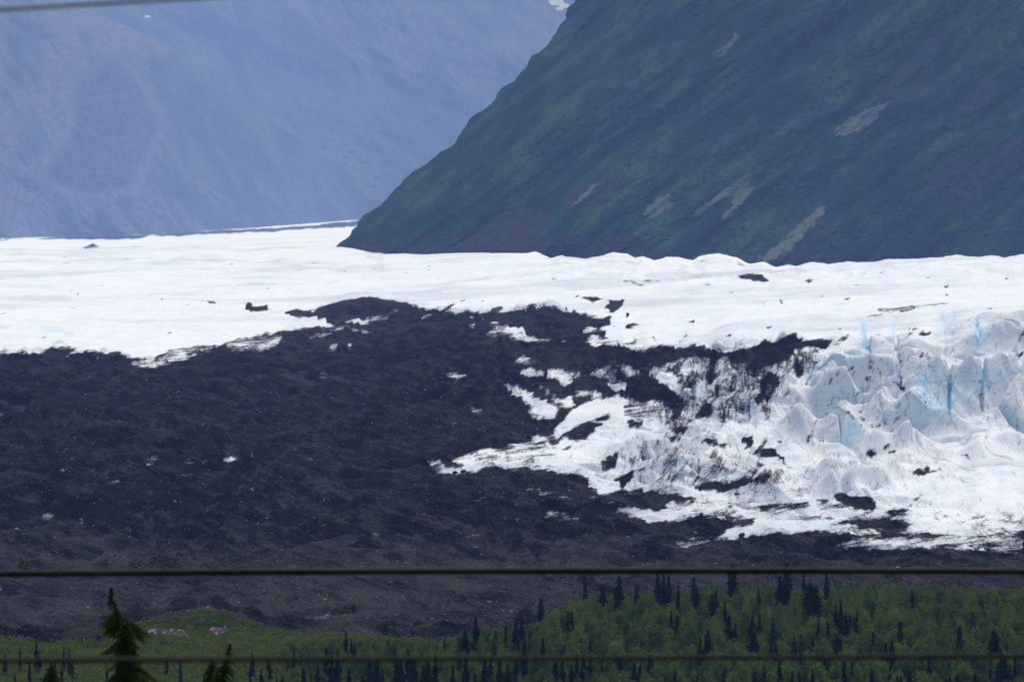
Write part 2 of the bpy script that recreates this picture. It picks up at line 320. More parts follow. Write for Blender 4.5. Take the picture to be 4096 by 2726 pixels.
wh(N((1850,400),(1900,370),(1950,375),(1900,410),(1840,430)), 0.45)
wh(A((520,560),(600,550),(610,600),(560,630)), 0.4); wh(A((520,480),(570,470),(740,530),(700,525),(620,505)), 0.25); wh(A((610,500),(700,515),(755,540),(690,530)), 0.1)
wh(A((640,800),(760,740),(720,690),(800,640),(870,600),(760,590),(800,540),(900,580),(950,600),(1080,605),(1200,680),(1350,750),(1480,775),(1520,800),(1380,805),(1200,790),(1000,710),(800,730)), 0.45)
wh(A((930,660),(980,600),(1070,603),(1170,660),(1290,730),(1430,785),(1330,770),(1180,700),(1060,670)), 0.0); wh(A((1000,700),(1100,690),(1350,800),(1100,770)), 0.25)
wh(A((1550,800),(1620,780),(1700,790)), 0.1); wh(A((1480,660),(1530,635),(1570,650),(1520,680)), 0.3); wh(A((1410,690),(1470,690),(1520,710)), 0.4)
wh(A((1740,795),(1830,790),(1850,805)), 0.1); wh(A((1850,690),(1860,650),(1930,610),(2000,635),(2035,660),(1940,690)), 0.0); wh(A((2040,640),(2120,600),(2190,630),(2130,660)), 0.05)
wh(A((1040,1035),(1070,990),(1170,935),(1240,945),(1280,990),(1350,1010),(1300,1040),(1160,1060)), 0.42)
wh(A((1120,1145),(1180,1090),(1350,1110),(1410,1120),(1400,1215),(1300,1180),(1240,1190),(1150,1170)), 0.12)
wh(A((1450,1110),(1560,1105),(1700,1140),(1780,1240),(1700,1290),(1650,1315),(1620,1260),(1560,1230),(1500,1220),(1440,1210)), 0.1)
wh(A((1680,1110),(1900,1150),(1910,1190),(1820,1190),(1800,1230),(1720,1160)), 0.45)
wh(A((930,1280),(960,1265),(1100,1300),(1200,1350),(1280,1380),(1340,1450),(1400,1500),(1300,1530),(1200,1500),(1080,1420),(1000,1360)), 0.16)
wh(A((1300,1290),(1450,1310),(1560,1400),(1650,1480),(1560,1540),(1480,1440),(1380,1350)), 0.5)
wh(A((1950,1165),(2050,1090),(2130,1060),(2250,1110),(2260,1170),(2150,1200),(2060,1230)), 0.4); wh(A((2120,1010),(2200,1010),(2340,1060),(2330,1100),(2200,1040)), 0.3)
wh(A((2150,1160),(2290,1220),(2356,1260),(2400,1340),(2260,1370),(2170,1320)), 0.1); wh(A((2320,1050),(2500,1080),(2560,1180),(2400,1200),(2300,1120)), 0.25)
wh(A((1760,1390),(1780,1340),(1830,1350),(1950,1340),(2100,1400),(2150,1430),(1960,1440),(1820,1430)), 0.3)
wh(A((1620,1500),(1680,1430),(1760,1440),(1790,1500),(1700,1560),(1600,1580)), 0.15)
wh(A((2160,1472),(2240,1430),(2300,1450),(2380,1440),(2380,1500),(2200,1500)), 0.05)
wh(A((290,1160),(330,1135),(480,1160),(510,1200),(400,1240),(300,1230)), 0.3); wh(A((180,1110),(300,990),(330,970),(260,1080)), 0.62); wh(A((760,1190),(860,1180),(800,1205)), 0.3); wh(A((830,1130),(920,1160),(890,1180)), 0.4); wh(A((660,1080),(740,1010),(760,1020),(700,1090)), 0.6)
wh(A((180,1180),(290,1140),(300,1200),(160,1200)), 0.58)
wh(D((1200,-10),(1300,-20),(1420,-10),(1440,40),(1560,60),(1600,150),(1560,230),(1440,210),(1380,200),(1330,240),(1320,180),(1250,100),(1280,50)), 0.14); wh(D((1190,130),(1300,130),(1320,180),(1220,180)), 0.45)
wh(D((1610,-20),(1740,-20),(1740,80),(1650,90)), 0.05)
wh(D((1255,450),(1330,395),(1500,415),(1460,465),(1330,470)), 0.0)
wh(D((300,270),(360,200),(420,240),(340,310)), 0.6); wh(D((520,60),(640,90),(700,150),(560,180)), 0.62); wh(D((600,350),(650,315),(640,345)), 0.2)
wh(D((1290,1085),(1330,1055),(1500,1060),(1680,1080),(1500,1090)), 0.25); wh(D((1640,1040),(1700,1025),(1830,1070),(1740,1065)), 0.1)
wh(D((1180,1115),(1270,1105),(1500,1140),(1780,1145),(1500,1165)), 0.4); wh(D((1400,1165),(1450,1145),(1490,1170)), 0.05); wh(D((1580,1150),(1640,1120),(1780,1145)), 0.1)
wh(D((1900,1135),(1960,1120),(2130,1165),(2250,1200),(2356,1250),(2200,1210),(2060,1160)), 0.1)
wh(D((1220,1170),(1330,1160),(1420,1175)), 0.25); wh(D((110,1108),(180,1098),(240,1105)), 0.0); wh(D((90,1060),(200,1040),(150,1070)), 0.3); wh(D((230,1080),(300,1060),(350,1070)), 0.45)
wh(D((560,1190),(660,1155),(780,1165),(640,1185)), 0.25); wh(D((780,1100),(900,1080),(1000,1070),(860,1100)), 0.45); wh(D((1050,1090),(1150,1080),(1180,1095)), 0.2)
wh(D((940,1240),(1040,1220),(1160,1240),(1100,1250)), 0.25); wh(D((1200,1040),(1260,1005),(1380,980),(1280,1050)), 0.4); wh(D((1300,900),(1650,950),(1500,930)), 0.6)
wh(D((1400,1370),(1440,1300),(1560,1300),(1700,1330),(1560,1380)), 0.42); wh(D((1560,1420),(1640,1360),(1760,1340),(1860,1370),(1820,1420),(1700,1445)), 0.36)
wh(D((1070,1445),(1080,1390),(1140,1370),(1150,1410)), 0.4); wh(D((2250,1300),(2320,1260),(2500,1270),(2500,1340),(2330,1330)), 0.15)
wh(E((0,1090),(60,1070),(190,1090),(150,1120),(40,1130)), 0.45); wh(E((0,1190),(90,1200),(0,1205)), 0.3)
wh(Q((1340,345),(1380,325),(1430,325),(1380,345)), 0.05); wh(Q((1480,325),(1520,300),(1580,285),(1635,285),(1590,310),(1530,322)), 0.0); wh(Q((1500,275),(1600,262),(1540,285)), 0.4)
wh(Q((1675,268),(1695,268),(1705,290),(1680,288)), 0.1); wh(Q((1700,290),(1800,315),(1720,300)), 0.4); wh(Q((1640,340),(1680,310),(1665,340)), 0.3); wh(Q((1740,442),(1765,415),(1755,438)), 0.0)
wh(Q((1185,330),(1340,280),(1320,320),(1260,355)), 0.58); wh(Q((960,330),(1030,270),(1090,290),(1000,370)), 0.64); wh(Q((1180,390),(1300,400),(1270,450),(1230,420)), 0.6)
wh(Q((715,490),(760,460),(840,440),(800,470)), 0.45); wh(Q((1370,655),(1420,620),(1470,612),(1440,635)), 0.45); wh(Q((1310,655),(1340,648),(1355,662)), 0.4); wh(Q((270,680),(330,650),(380,690),(290,735)), 0.6)
wh(Q((560,400),(600,370),(690,430),(620,420)), 0.6); wh(Q((2170,575),(2180,545),(2195,575)), 0.3); wh(Q((2040,200),(2140,190),(2120,235)), 0.58); wh(Q((2180,160),(2330,170),(2340,190)), 0.55); wh(Q((1940,5),(1970,5),(1960,20)), 0.2)
wh(N((600,1330),(600,1300),(635,1300),(630,1330)), 0.35); wh(N((2110,940),(2140,915),(2270,925),(2240,980),(2120,985)), 0.4); wh(N((820,890),(900,880),(990,950),(940,1000),(850,940)), 0.62); wh(N((280,980),(400,890),(460,880),(300,1000)), 0.62); wh(N((560,880),(700,820),(640,870)), 0.62)
wh(N((1470,1150),(1620,1210),(1580,1210)), 0.45); wh(N((2250,1230),(2356,1240),(2356,1310)), 0.5); wh(N((1570,925),(1650,935),(1600,945)), 0.45)
wh(P6((1270,670),(1350,655),(1400,640),(1380,620),(1700,628),(1850,612),(2290,610),(2356,640),(2356,720),(2100,690),(1800,680),(1500,690)), 0.44)
wh(P6((1450,640),(1700,640),(1900,660),(1500,665)), 0.2); wh(P6((1480,655),(1720,650),(1700,668),(1500,672)), 0.15)
wh(P6((400,660),(560,610),(640,600),(620,650),(480,680)), 0.55); wh(P6((200,690),(380,690),(300,700)), 0.66); wh(P7((2060,900),(2356,930),(2300,1000),(2100,960)), 0.72)
wh(P8((1060,410),(1240,400),(1180,430)), 0.55); wh(P8((2000,490),(2300,440),(2356,490),(2200,500)), 0.66)
# dark patches on the ice
def dk(p, v=1.0): fill(deb, p, v, 'max')
dk(E((0,300),(60,240),(200,250),(180,310),(60,310))); dk(E((870,210),(890,130),(960,60),(930,10),(1000,40),(1040,80),(1030,160),(970,205),(920,200)), 0.95)
dk(E((560,370),(640,310),(760,305),(720,360),(690,400),(620,380))); dk(E((495,460),(600,430),(700,415),(690,450),(620,455),(570,485)))
dk(E((900,510),(930,470),(1000,460),(1090,480),(1130,520),(1180,500),(1230,520),(1220,570),(1140,545),(1040,520))); dk(E((1350,465),(1430,412),(1530,430),(1520,560),(1430,570),(1460,520)))
dk(E((1530,600),(1620,570),(1760,550),(1790,610),(1900,670),(1910,740),(2030,800),(1990,815),(1880,740),(1820,670),(1640,670),(1540,660),(1600,620))); dk(E((1580,560),(1620,500),(1720,400),(1700,460),(1650,540),(1620,570)), 0.85)
dk(E((2090,885),(2080,840),(2120,860),(2190,780),(2170,850))); dk(E((2200,1030),(2270,1025),(2240,1055))); dk(E((2270,1165),(2290,1150),(2320,1160),(2356,1175),(2356,1200)))
dk(E((830,1020),(980,965),(1200,980),(1290,945),(1500,930),(1560,910),(1680,870),(1730,880),(1700,930),(1560,945),(1380,1010),(1340,1040),(1150,1075),(900,1060)))
dk(E((1300,1100),(1360,1070),(1450,1090),(1330,1135))); dk(E((740,1130),(880,1130),(830,1200),(760,1200)), 0.9)
dk(E((1110,1340),(1200,1310),(1360,1290),(1330,1320),(1200,1350),(1140,1360)), 0.9); dk(E((930,1290),(1040,1310),(1170,1280),(1100,1320)), 0.8)
dk(E((1540,1270),(1700,1240),(1980,1220),(2190,1240),(2140,1265),(1960,1270),(1800,1290),(1660,1310))); dk(E((1110,1410),(1300,1390),(1600,1370),(1450,1410)), 0.6)
dk(F((470,615),(520,570),(640,620),(570,680))); dk(F((570,575),(640,558),(630,585))); dk(F((660,590),(740,520),(800,500),(770,540),(680,600))); dk(F((745,620),(790,590),(850,600),(800,630))); dk(F((50,810),(90,788),(100,800),(70,822)))
dk(F((1030,860),(1080,815),(1180,820),(1200,780),(1240,750),(1270,800),(1420,805),(1560,825),(1620,820),(1660,785),(1620,840),(1440,825),(1320,830),(1160,878),(1080,890)))
dk(F((1545,670),(1590,665),(1640,640),(1700,655),(1760,690),(1640,678))); dk(F((80,1130),(140,1095),(210,1085),(290,1110),(330,1135),(400,1090),(430,1150),(470,1110),(560,1150),(610,1230),(570,1300),(530,1310),(440,1280),(370,1290),(240,1210)))
dk(F((700,1330),(800,1295),(960,1290),(960,1330),(800,1350))); dk(F((960,1280),(1060,1160),(1130,1100),(1280,1052),(1420,1085),(1480,1105),(1400,1090),(1270,1060),(1140,1115),(1070,1190),(990,1270)), 0.8)
dk(F((0,1215),(0,1170),(60,1170),(30,1200))); dk(F((90,1435),(240,1415),(560,1395),(840,1400),(960,1430),(1110,1440),(1040,1475),(900,1560),(820,1590),(700,1560),(500,1510),(300,1460)))
dk(F((0,1400),(90,1390),(150,1408),(0,1415))); dk(F((2100,1410),(2200,1415),(2356,1435),(2356,1450),(2200,1440)), 0.9); dk(F((2150,1250),(2190,1265),(2180,1275))); dk(F((1800,1380),(1980,1380),(1900,1420)), 0.62); dk(F((1980,515),(2030,530),(2020,545))); dk(F((2080,600),(2140,600),(2100,612)))
dk(F((240,1375),(420,1370),(400,1385)), 0.9); dk(F((710,1025),(750,1022),(720,1038))); dk(F((100,1240),(240,1240),(320,1285),(180,1270)), 0.75)
dk(F((1030,190),(1220,210),(1150,265),(1110,260),(1100,200)), 0.5)
for q in ([(1040,180),(1000,165),(900,195),(800,270),(740,300),(640,290),(520,255),(360,200),(260,150),(150,95),(0,75)], [(700,300),(600,285),(500,245),(350,190)]): stroke(deb, F(*q), 5, 0.62)
for q in ([(0,65),(200,150)], [(700,0),(700,120),(705,300)], [(1950,180),(1940,280),(1900,440),(1870,520)], [(2280,150),(2270,350),(2310,520)], [(130,760),(150,900),(170,1000)], [(600,860),(620,960),(680,1000)], [(410,770),(380,860)], [(440,130),(470,60),(490,0)], [(2050,130),(2080,60),(2110,0)]): stroke(deb, F(*q), 5, 0.52)
dk(Cc((0,755),(110,750),(60,830),(10,885),(0,870)), 0.85); dk(Cc((120,810),(200,725),(290,720),(200,815)), 0.62); dk(Cc((195,620),(230,608),(270,625),(240,618),(210,640)))
dk(Cc((1090,690),(1180,650),(1270,655),(1250,695),(1190,700),(1110,705)), 0.85); dk(Cc((985,625),(1040,612),(1010,640))); dk(Cc((1380,130),(1440,125),(1500,103),(1440,155))); dk(Cc((1425,243),(1450,195),(1470,245))); dk(Cc((1880,395),(2000,393),(1940,412)), 0.85)
dk(Cc((140,1170),(170,1110),(185,1150),(185,1210),(160,1200))); dk(Cc((30,1290),(60,1220),(130,1190),(90,1250),(70,1300))); dk(Cc((290,1120),(340,1040),(400,1050),(360,1100)), 0.9); dk(Cc((470,1220),(500,1180),(550,1200),(520,1255))); dk(Cc((480,1055),(560,1110),(600,1060),(570,1010),(560,1120)), 0.7); dk(Cc((500,1050),(540,980),(600,1000),(570,1110)), 0.62)
dk(Cc((900,1220),(935,1215),(945,1380),(900,1360),(905,1290))); dk(Cc((1040,1030),(1080,985),(1120,978),(1070,1040)), 0.85); dk(Cc((2240,880),(2290,885),(2280,895))); dk(Cc((2260,950),(2290,920),(2345,910),(2330,970))); dk(Cc((2120,960),(2170,965),(2140,1030)), 0.7); dk(Cc((950,1440),(1060,1445),(1050,1472),(1000,1460)), 0.9); dk(Cc((845,1430),(865,1430),(855,1445)))
dk(Cc((1070,265),(1090,265),(1078,273))); dk(Cc((160,190),(185,188),(175,196))); dk(Cc((2320,1400),(2356,1398),(2356,1410))); dk(Cc((480,418),(497,418),(488,426))); dk(Cc((205,45),(230,45),(218,62)))
for q, ww in (([(235,885),(235,950),(200,1040),(185,1110)], 4), ([(500,910),(520,980),(560,1100)], 4), ([(850,800),(850,1000)], 5), ([(890,950),(880,1080),(920,1220)], 6), ([(1800,1060),(1850,1400),(1845,1472)], 4), ([(660,1120),(720,1180),(770,1260)], 5), ([(820,1240),(880,1310)], 6), ([(600,700),(720,800)], 4), ([(510,475),(760,420),(1060,402)], 3), ([(640,400),(1200,355),(1480,320)], 3), ([(1120,600),(1000,700),(930,770)], 3), ([(1140,870),(1120,970)], 5), ([(2356,660),(2310,790)], 9)): stroke(deb, Cc(*q), ww, 0.62)
dk(B((1380,0),(1560,0),(1640,20),(1720,85),(1640,80),(1560,50),(1440,20)), 1.0); dk(B((2110,60),(2190,45),(2235,65),(2180,88))); dk(B((2000,-5),(2060,0),(2030,15))); dk(B((1820,290),(1850,285),(1880,320),(1850,358),(1860,320))); dk(B((1625,330),(1655,345),(1635,355))); dk(B((2295,250),(2340,235),(2345,262)))
dk(B((740,560),(790,540),(845,550),(820,572))); dk(B((1100,685),(1165,645),(1130,690))); dk(B((1170,730),(1275,705),(1240,745)), 0.9); dk(B((860,688),(915,675),(880,692)), 0.9); dk(B((1445,580),(1495,567),(1470,584)), 0.9)
dk(B((0,515),(0,450),(60,460),(20,510))); dk(B((30,605),(70,550),(200,575),(130,590),(70,650)), 0.9); dk(B((0,800),(60,800),(100,760),(160,720),(150,790),(110,830),(60,810)), 0.75); dk(B((45,425),(95,420),(70,440))); dk(B((580,830),(630,815),(600,828)))
dk(B((575,100),(690,120),(830,115),(950,92),(1075,112),(940,108),(700,132)), 0.85); dk(B((1930,0),(2000,0),(1960,8)))
dk(B((1350,1160),(1400,1120),(1560,1140),(1480,1150),(1400,1190)), 0.75); dk(B((440,1100),(560,1080),(640,1150),(700,1200),(640,1290),(600,1180),(520,1140)), 0.7); dk(B((1480,1210),(1600,1240),(1760,1130),(1800,1200),(1850,1280),(1760,1370),(1700,1472),(1600,1500),(1530,1472),(1600,1380),(1620,1300)), 0.9); dk(B((1640,1480),(1650,1380),(1680,1290),(1740,1330),(1700,1400),(1690,1480)), 0.05)
wh(B((1640,1480),(1650,1380),(1680,1280),(1745,1320),(1700,1400),(1690,1480)), 0.1)
dk(B((1870,1290),(1920,1290),(1960,1330),(1930,1340)), 0.8); dk(B((2120,1280),(2170,1240),(2160,1305)), 0.95); dk(B((1560,900),(1700,890),(1680,960),(1600,1080),(1550,1020)), 0.6); dk(B((1700,900),(1850,880),(1950,960),(1850,1000),(1720,960)), 0.55); dk(B((240,1180),(330,1160),(420,1240),(330,1300),(240,1290)), 0.55)
dk(B((920,740),(1000,730),(960,745)), 0.0)
for q, ww in (([(1050,1010),(1040,1100),(1010,1250)], 14), ([(2050,940),(2060,1080),(2070,1170)], 12), ([(770,1230),(800,1340),(830,1460)], 10), ([(1110,1280),(1090,1380),(1050,1400)], 8), ([(1280,1270),(1250,1380),(1200,1400)], 9), ([(2210,1000),(2220,1120),(2150,1280)], 5), ([(940,1300),(1040,1370)], 5), ([(2080,945),(2180,1000),(2290,1060)], 4), ([(1000,980),(1100,960),(1220,940),(1340,1040)], 10), ([(350,680),(400,800)], 4), ([(740,700),(640,800)], 4), ([(0,70),(90,80),(230,115)], 5), ([(240,65),(420,72)], 6)): stroke(deb, B(*q), ww, 0.85 if ww > 6 else 0.6)
for q in ([(1670,0),(1665,230)], [(1470,0),(1470,130),(1440,240)], [(600,690),(570,860),(560,960)], [(130,520),(140,620),(60,800)], [(400,440),(400,640),(390,700)], [(950,740),(860,900),(820,980)], [(1110,700),(1110,790),(1000,880)], [(1580,690),(1600,800)], [(1830,800),(1900,900)], [(2030,100),(2010,320)], [(2300,200),(2180,420),(2140,520)], [(2080,480),(2340,470)], [(2060,420),(2340,415)], [(1540,620),(1440,600)], [(1540,1100),(1440,1230)], [(1230,1140),(1230,1260)], [(1190,160),(1190,240),(1150,330)], [(1380,280),(1360,380)], [(1740,110),(1700,200)], [(1700,930),(1820,985)], [(1450,830),(1620,860),(1750,860)]): stroke(deb, E(*q), 5, 0.6)
wh(E((0,30),(90,0),(260,60),(440,160),(520,240),(460,280),(200,200),(0,160)), 0.3)
dk(E((0,20),(80,60),(70,110),(10,90)), 0.8); dk(E((0,130),(120,160),(140,195),(20,160)), 0.75)
dk(D((1370,600),(1480,575),(1400,620)), 0.9); dk(D((1170,730),(1220,700),(1300,705),(1260,735),(1200,740))); dk(D((1110,680),(1180,690),(1150,705)), 0.9); dk(D((2100,790),(2110,710),(2250,620),(2300,590),(2270,700),(2260,780),(2140,850)), 0.97); dk(D((2000,210),(2080,180),(2150,150),(2210,170),(2180,230),(2100,245)), 0.97); dk(D((1540,800),(1630,790),(1650,830),(1570,825)), 0.9); dk(D((1540,570),(1570,600),(1530,660)), 0.85); dk(D((940,610),(1040,650),(1000,660)), 0.8); dk(D((550,650),(600,650),(580,670)), 0.9); dk(D((620,720),(720,690),(680,725)), 0.7); dk(D((860,600),(900,600),(850,610)), 0.8); dk(D((1700,700),(1770,680),(1720,720)), 0.75); dk(D((1960,560),(2070,520),(2000,570)), 0.7); dk(D((2200,590),(2270,520),(2230,590)), 0.7); dk(D((380,770),(480,770),(440,800),(400,800)), 0.85); dk(D((1560,120),(1650,90),(1640,200),(1560,250)), 1.0)
dk(A((1810,275),(1880,258),(2000,255),(2120,285),(2300,300),(2356,275),(2340,330),(2280,420),(2210,430),(2130,370),(2190,340),(2190,310),(2080,290),(1980,330),(1950,290))); dk(A((1760,268),(1840,222),(1800,262)), 0.95); dk(A((1630,380),(1660,362),(1700,365),(1700,395))); dk(A((1890,410),(1910,405),(1900,430))); dk(A((1200,385),(1230,340),(1345,325),(1290,380)), 1.0); dk(A((770,430),(800,390),(940,365),(930,395),(850,425)), 0.9); dk(A((200,420),(300,345),(395,325),(330,365),(250,430)), 0.95); dk(A((655,315),(700,295),(730,305),(670,318)), 0.9); dk(A((1005,268),(1035,262),(1015,273))); dk(A((1085,332),(1170,290),(1110,328)), 0.8); dk(A((180,330),(290,330),(250,335)), 0.6); dk(A((2240,790),(2290,780),(2350,790),(2300,815)), 0.85); dk(A((2356,815),(2330,790),(2440,780)), 0.7); dk(A((860,345),(900,330),(870,352)), 0.8); dk(A((2140,600),(2200,560),(2225,500),(2150,540)), 0.9)
dk(N((190,290),(220,250),(255,255),(250,300),(330,285),(400,285),(405,320),(480,330),(300,340),(180,320)), 1.0); dk(N((1460,165),(1475,162),(1465,170))); dk(N((1465,133),(1480,135),(1470,139))); dk(N((1340,188),(1370,183),(1350,190)), 0.9); dk(N((1770,275),(1810,272),(1800,290)), 1.0); dk(N((450,237),(485,236),(470,240)), 0.9)
dk(L((1870,25),(1910,0),(1960,5),(2010,8),(2060,30),(1990,28),(1950,10),(1920,5),(1890,20)), 1.0); dk(L((1095,440),(1110,455),(1165,455),(1160,465),(1100,462)), 0.95); dk(L((1585,308),(1610,293),(1635,292),(1600,310)), 1.0); dk(L((230,440),(250,428),(235,445)), 0.9); dk(L((400,465),(430,440),(425,470)), 0.9); dk(L((0,470),(50,460),(90,500),(0,510)), 0.5)
dk(P3((375,438),(410,430),(395,442)), 1); dk(P3((545,405),(570,395),(560,408)), 1); dk(P3((300,316),(318,322),(306,324)), 1); dk(P3((420,445),(440,448),(428,462)), .9); dk(P3((885,485),(910,465),(895,488)), .9); dk(P3((970,440),(980,445),(975,455)), 1); dk(P3((440,195),(480,185),(520,172),(530,182),(565,183),(530,195),(470,196)), .9); dk(P3((365,230),(395,220),(380,232)), .9); dk(P3((550,490),(565,490),(555,495)), .9)
dk(cr((1300,0),1.1868)((1385,932),(1420,922),(1470,925),(1500,945),(1440,945)), .95); dk(cr((1300,0),1.1868)((1615,945),(1645,940),(1630,952)), 1)
for q in (B((0,900),(300,1000),(700,960),(1100,940),(1500,1060),(2000,900),(2300,880),(2260,1060),(2100,1200),(1850,1150),(1750,1472),(1500,1600),(1100,1420),(700,1200),(300,1100)), E((0,0),(300,-60),(900,-60),(1700,-80),(1750,120),(1400,260),(1000,220),(700,380),(400,300),(0,180))): fill(deb, q, 0.40, 'max')
fill(deb, E((60,560),(400,440),(800,560),(1300,600),(1500,700),(2000,900),(2300,1080),(1500,1000),(900,1000),(500,1100),(60,1020)), 0.27, 'max'); fill(deb, P6((350,450),(700,380),(1000,420),(1300,430),(1900,470),(2356,470),(2356,600),(1600,610),(900,520),(500,520)), 0.24, 'max'); fill(deb, D((940,560),(1250,490),(1560,560),(1500,800),(1000,800),(330,700)), 0.27, 'max'); fill(deb, A((1850,450),(2356,430),(2356,820),(1900,790)), 0.12, 'max')
# medial moraine stripe far up the valley
dk(S((0,213),(165,207),(240,208),(330,200),(400,197),(540,188),(730,183),(830,187),(950,180),(1170,167),(1380,155),(1540,152),(1720,147),(1860,134),(1960,132),(2100,108),(2200,105),(2300,92),(2300,130),(2100,140),(1800,155),(1700,168),(1560,170),(1380,178),(1230,183),(1130,195),(1020,195),(950,188),(870,210),(760,212),(550,214),(330,215),(170,210),(0,222)), 1.0)
dk([(-700, 950), (0, 953), (0, 958), (-700, 960)], 1.0)
debS = _box(_box(_box(_box(deb, 2, 0), 2, 1), 1, 0), 1, 1); debW = _box(_box(_box(_box(deb, 9, 0), 9, 1), 5, 0), 5, 1)
# blue ice in crevasses
blu = raster()
for q, ww, vv in (([(1185,1190),(1185,1300),(1180,1430)], 16, 1.0), ([(1500,1270),(1465,1400),(1470,1472)], 12, 0.9), ([(465,570),(460,640),(465,730),(500,870)], 12, 0.9), ([(1810,560),(1780,660),(1820,820)], 14, 0.8), ([(1380,440),(1410,540),(1530,690)], 14, 0.45), ([(1870,1140),(1880,1220),(1850,1380)], 10, 0.9), ([(1900,1000),(1880,1130)], 22, 0.35), ([(840,500),(810,720)], 14, 0.3), ([(880,1080),(930,1200)], 10, 0.4), ([(430,1320),(440,1400)], 8, 0.5), ([(1535,420),(1535,455)], 8, 0.6), ([(460,1340),(465,1470)], 10, 0.5), ([(850,1150),(880,1230)], 10, 0.5)): stroke_ice(blu, Cc(*q), ww, vv)
fill(blu, Cc((1080,1472),(1200,1430),(1350,1450),(1460,1340),(1560,1472)), 0.3, 'max'); fill(blu, Cc((1400,470),(1560,480),(1540,690)), 0.25, 'max'); fill(blu, Cc((1830,560),(1960,470),(2090,640),(1960,830),(1820,820)), 0.15, 'max')
stroke_ice(blu, F((1470,0),(1465,160)), 14, 0.9); stroke_ice(blu, F((290,230),(290,380)), 10, 0.8); fill(blu, F((290,240),(460,290),(440,440),(310,400)), 0.3, 'max'); fill(blu, F((1100,0),(1560,0),(1460,170),(1180,90)), 0.3, 'max'); stroke_ice(blu, F((710,120),(715,260)), 10, 0.5); stroke_ice(blu, F((210,500),(190,700)), 16, 0.3)
stroke_ice(blu, B((780,1240),(840,1400)), 18, 0.6); stroke_ice(blu, B((1015,1080),(1015,1220)), 14, 0.8); stroke_ice(blu, B((215,1130),(218,1170)), 10, 1.0); stroke_ice(blu, B((2240,1020),(2200,1200)), 12, 0.6); stroke_ice(blu, E((1475,0),(1470,100)), 10, 1.0); stroke_ice(blu, B((1470,1400),(1480,1472)), 12, 0.6)
stroke_ice(blu, A((2300,700),(2320,740)), 20, 0.4); stroke_ice(blu, A((560,600),(1,1)), 1, 0.0)
fill(blu, E((600,700),(760,640),(800,760),(660,820)), 0.2, 'max'); fill(blu, E((0,700),(80,720),(20,860),(0,870)), 0.3, 'max'); stroke_ice(blu, E((1980,600),(2020,700)), 14, 0.35); stroke_ice(blu, D((1380,60),(1340,120)), 20, 0.3); stroke_ice(blu, D((2300,740),(2356,860)), 30, 0.25)
fill(blu, L((0,230),(100,240),(60,270),(0,270)), 0.2, 'max'); fill(blu, L((380,240),(620,250),(590,310),(450,300)), 0.2, 'max'); fill(blu, L((580,340),(620,300),(700,300),(690,360)), 0.25, 'max')
bluS = _box(_box(_box(blu, 1, 0), 1, 1), 1, 0)
crev = raster()
for q, ww in (([(1185,1190),(1180,1430)], 9), ([(1490,1290),(1465,1472)], 8), ([(465,570),(465,730),(500,870)], 8), ([(1810,560),(1780,660),(1820,820)], 9), ([(1870,1140),(1850,1380)], 9), ([(850,800),(850,1000)], 10), ([(890,950),(880,1080),(930,1370)], 10), ([(235,885),(200,1040),(170,1200)], 8), ([(500,910),(560,1110)], 9)): stroke(crev, Cc(*q), ww, 1)
stroke(crev, F((1470,0),(1465,160)), 9, 1); stroke(crev, F((290,230),(290,380)), 8, 1); stroke(crev, F((700,0),(705,300)), 6, .6)
for q in ([(1050,1010),(1040,1100),(1010,1250)], [(2050,940),(2070,1170)], [(770,1230),(830,1460)], [(2210,1000),(2150,1280)]): stroke(crev, B(*q), 10, 1)
stroke(crev, E((1670,0),(1665,230)), 9, 1); stroke(crev, E((1470,0),(1440,240)), 9, 1)
crevS = _box(_box(crev, 1, 0), 1, 1)
# vegetation cover
veg = raster()
vegedge = [(-700, 2548)] + P7((0,1088),(100,1090),(230,1100),(330,1108),(480,1110),(560,1120),(660,1130),(700,1110),(720,1070),(660,1060),(720,1020),(900,1000),(1000,980),(1130,960),(1230,930),(1330,908),(1430,903),(1520,925),(1600,960),(1700,985),(1790,1015),(1900,1015),(2020,1020),(2120,995),(2356,978)) \
 + P8((0,1020),(150,990),(350,975),(370,990),(130,1010),(20,1040),(150,1060),(300,1065),(480,1095),(700,1105),(960,1108),(1100,1090),(1300,1070)) + [(2030, 2530), (2120, 2500), (2260, 2440), (2400, 2430), (2560, 2420), (3000, 2400), (3500, 2395), (4096, 2400), (4800, 2400), (4800, 2860), (-700, 2860)]
fill(veg, vegedge, 1.0)
fill(veg, P7((1880,1040),(2120,1010),(2356,1000),(2356,1060),(2150,1055),(2000,1060)), 0.0)
fill(veg, PM((1320,490),(1400,460),(1450,455),(1430,470)), 1.0); fill(veg, PM((900,645),(1120,655),(1100,668),(940,655)), 1.0); fill(veg, PM((140,640),(460,605),(470,618),(160,650)), 1.0)
vegS = _box(_box(veg, 2, 0), 2, 1)
rk = raster()
fill(rk, P7((1000,1030),(1060,1020),(1150,1035),(1290,1070),(1290,1090),(1180,1085),(1080,1060)), 1); fill(rk, P7((1400,1030),(1440,1005),(1510,1005),(1555,1040),(1500,1060),(1420,1060)), 1); fill(rk, P7((1310,965),(1350,960),(1390,968),(1340,975)), .8)
rkS = _box(_box(rk, 1, 0), 1, 1)

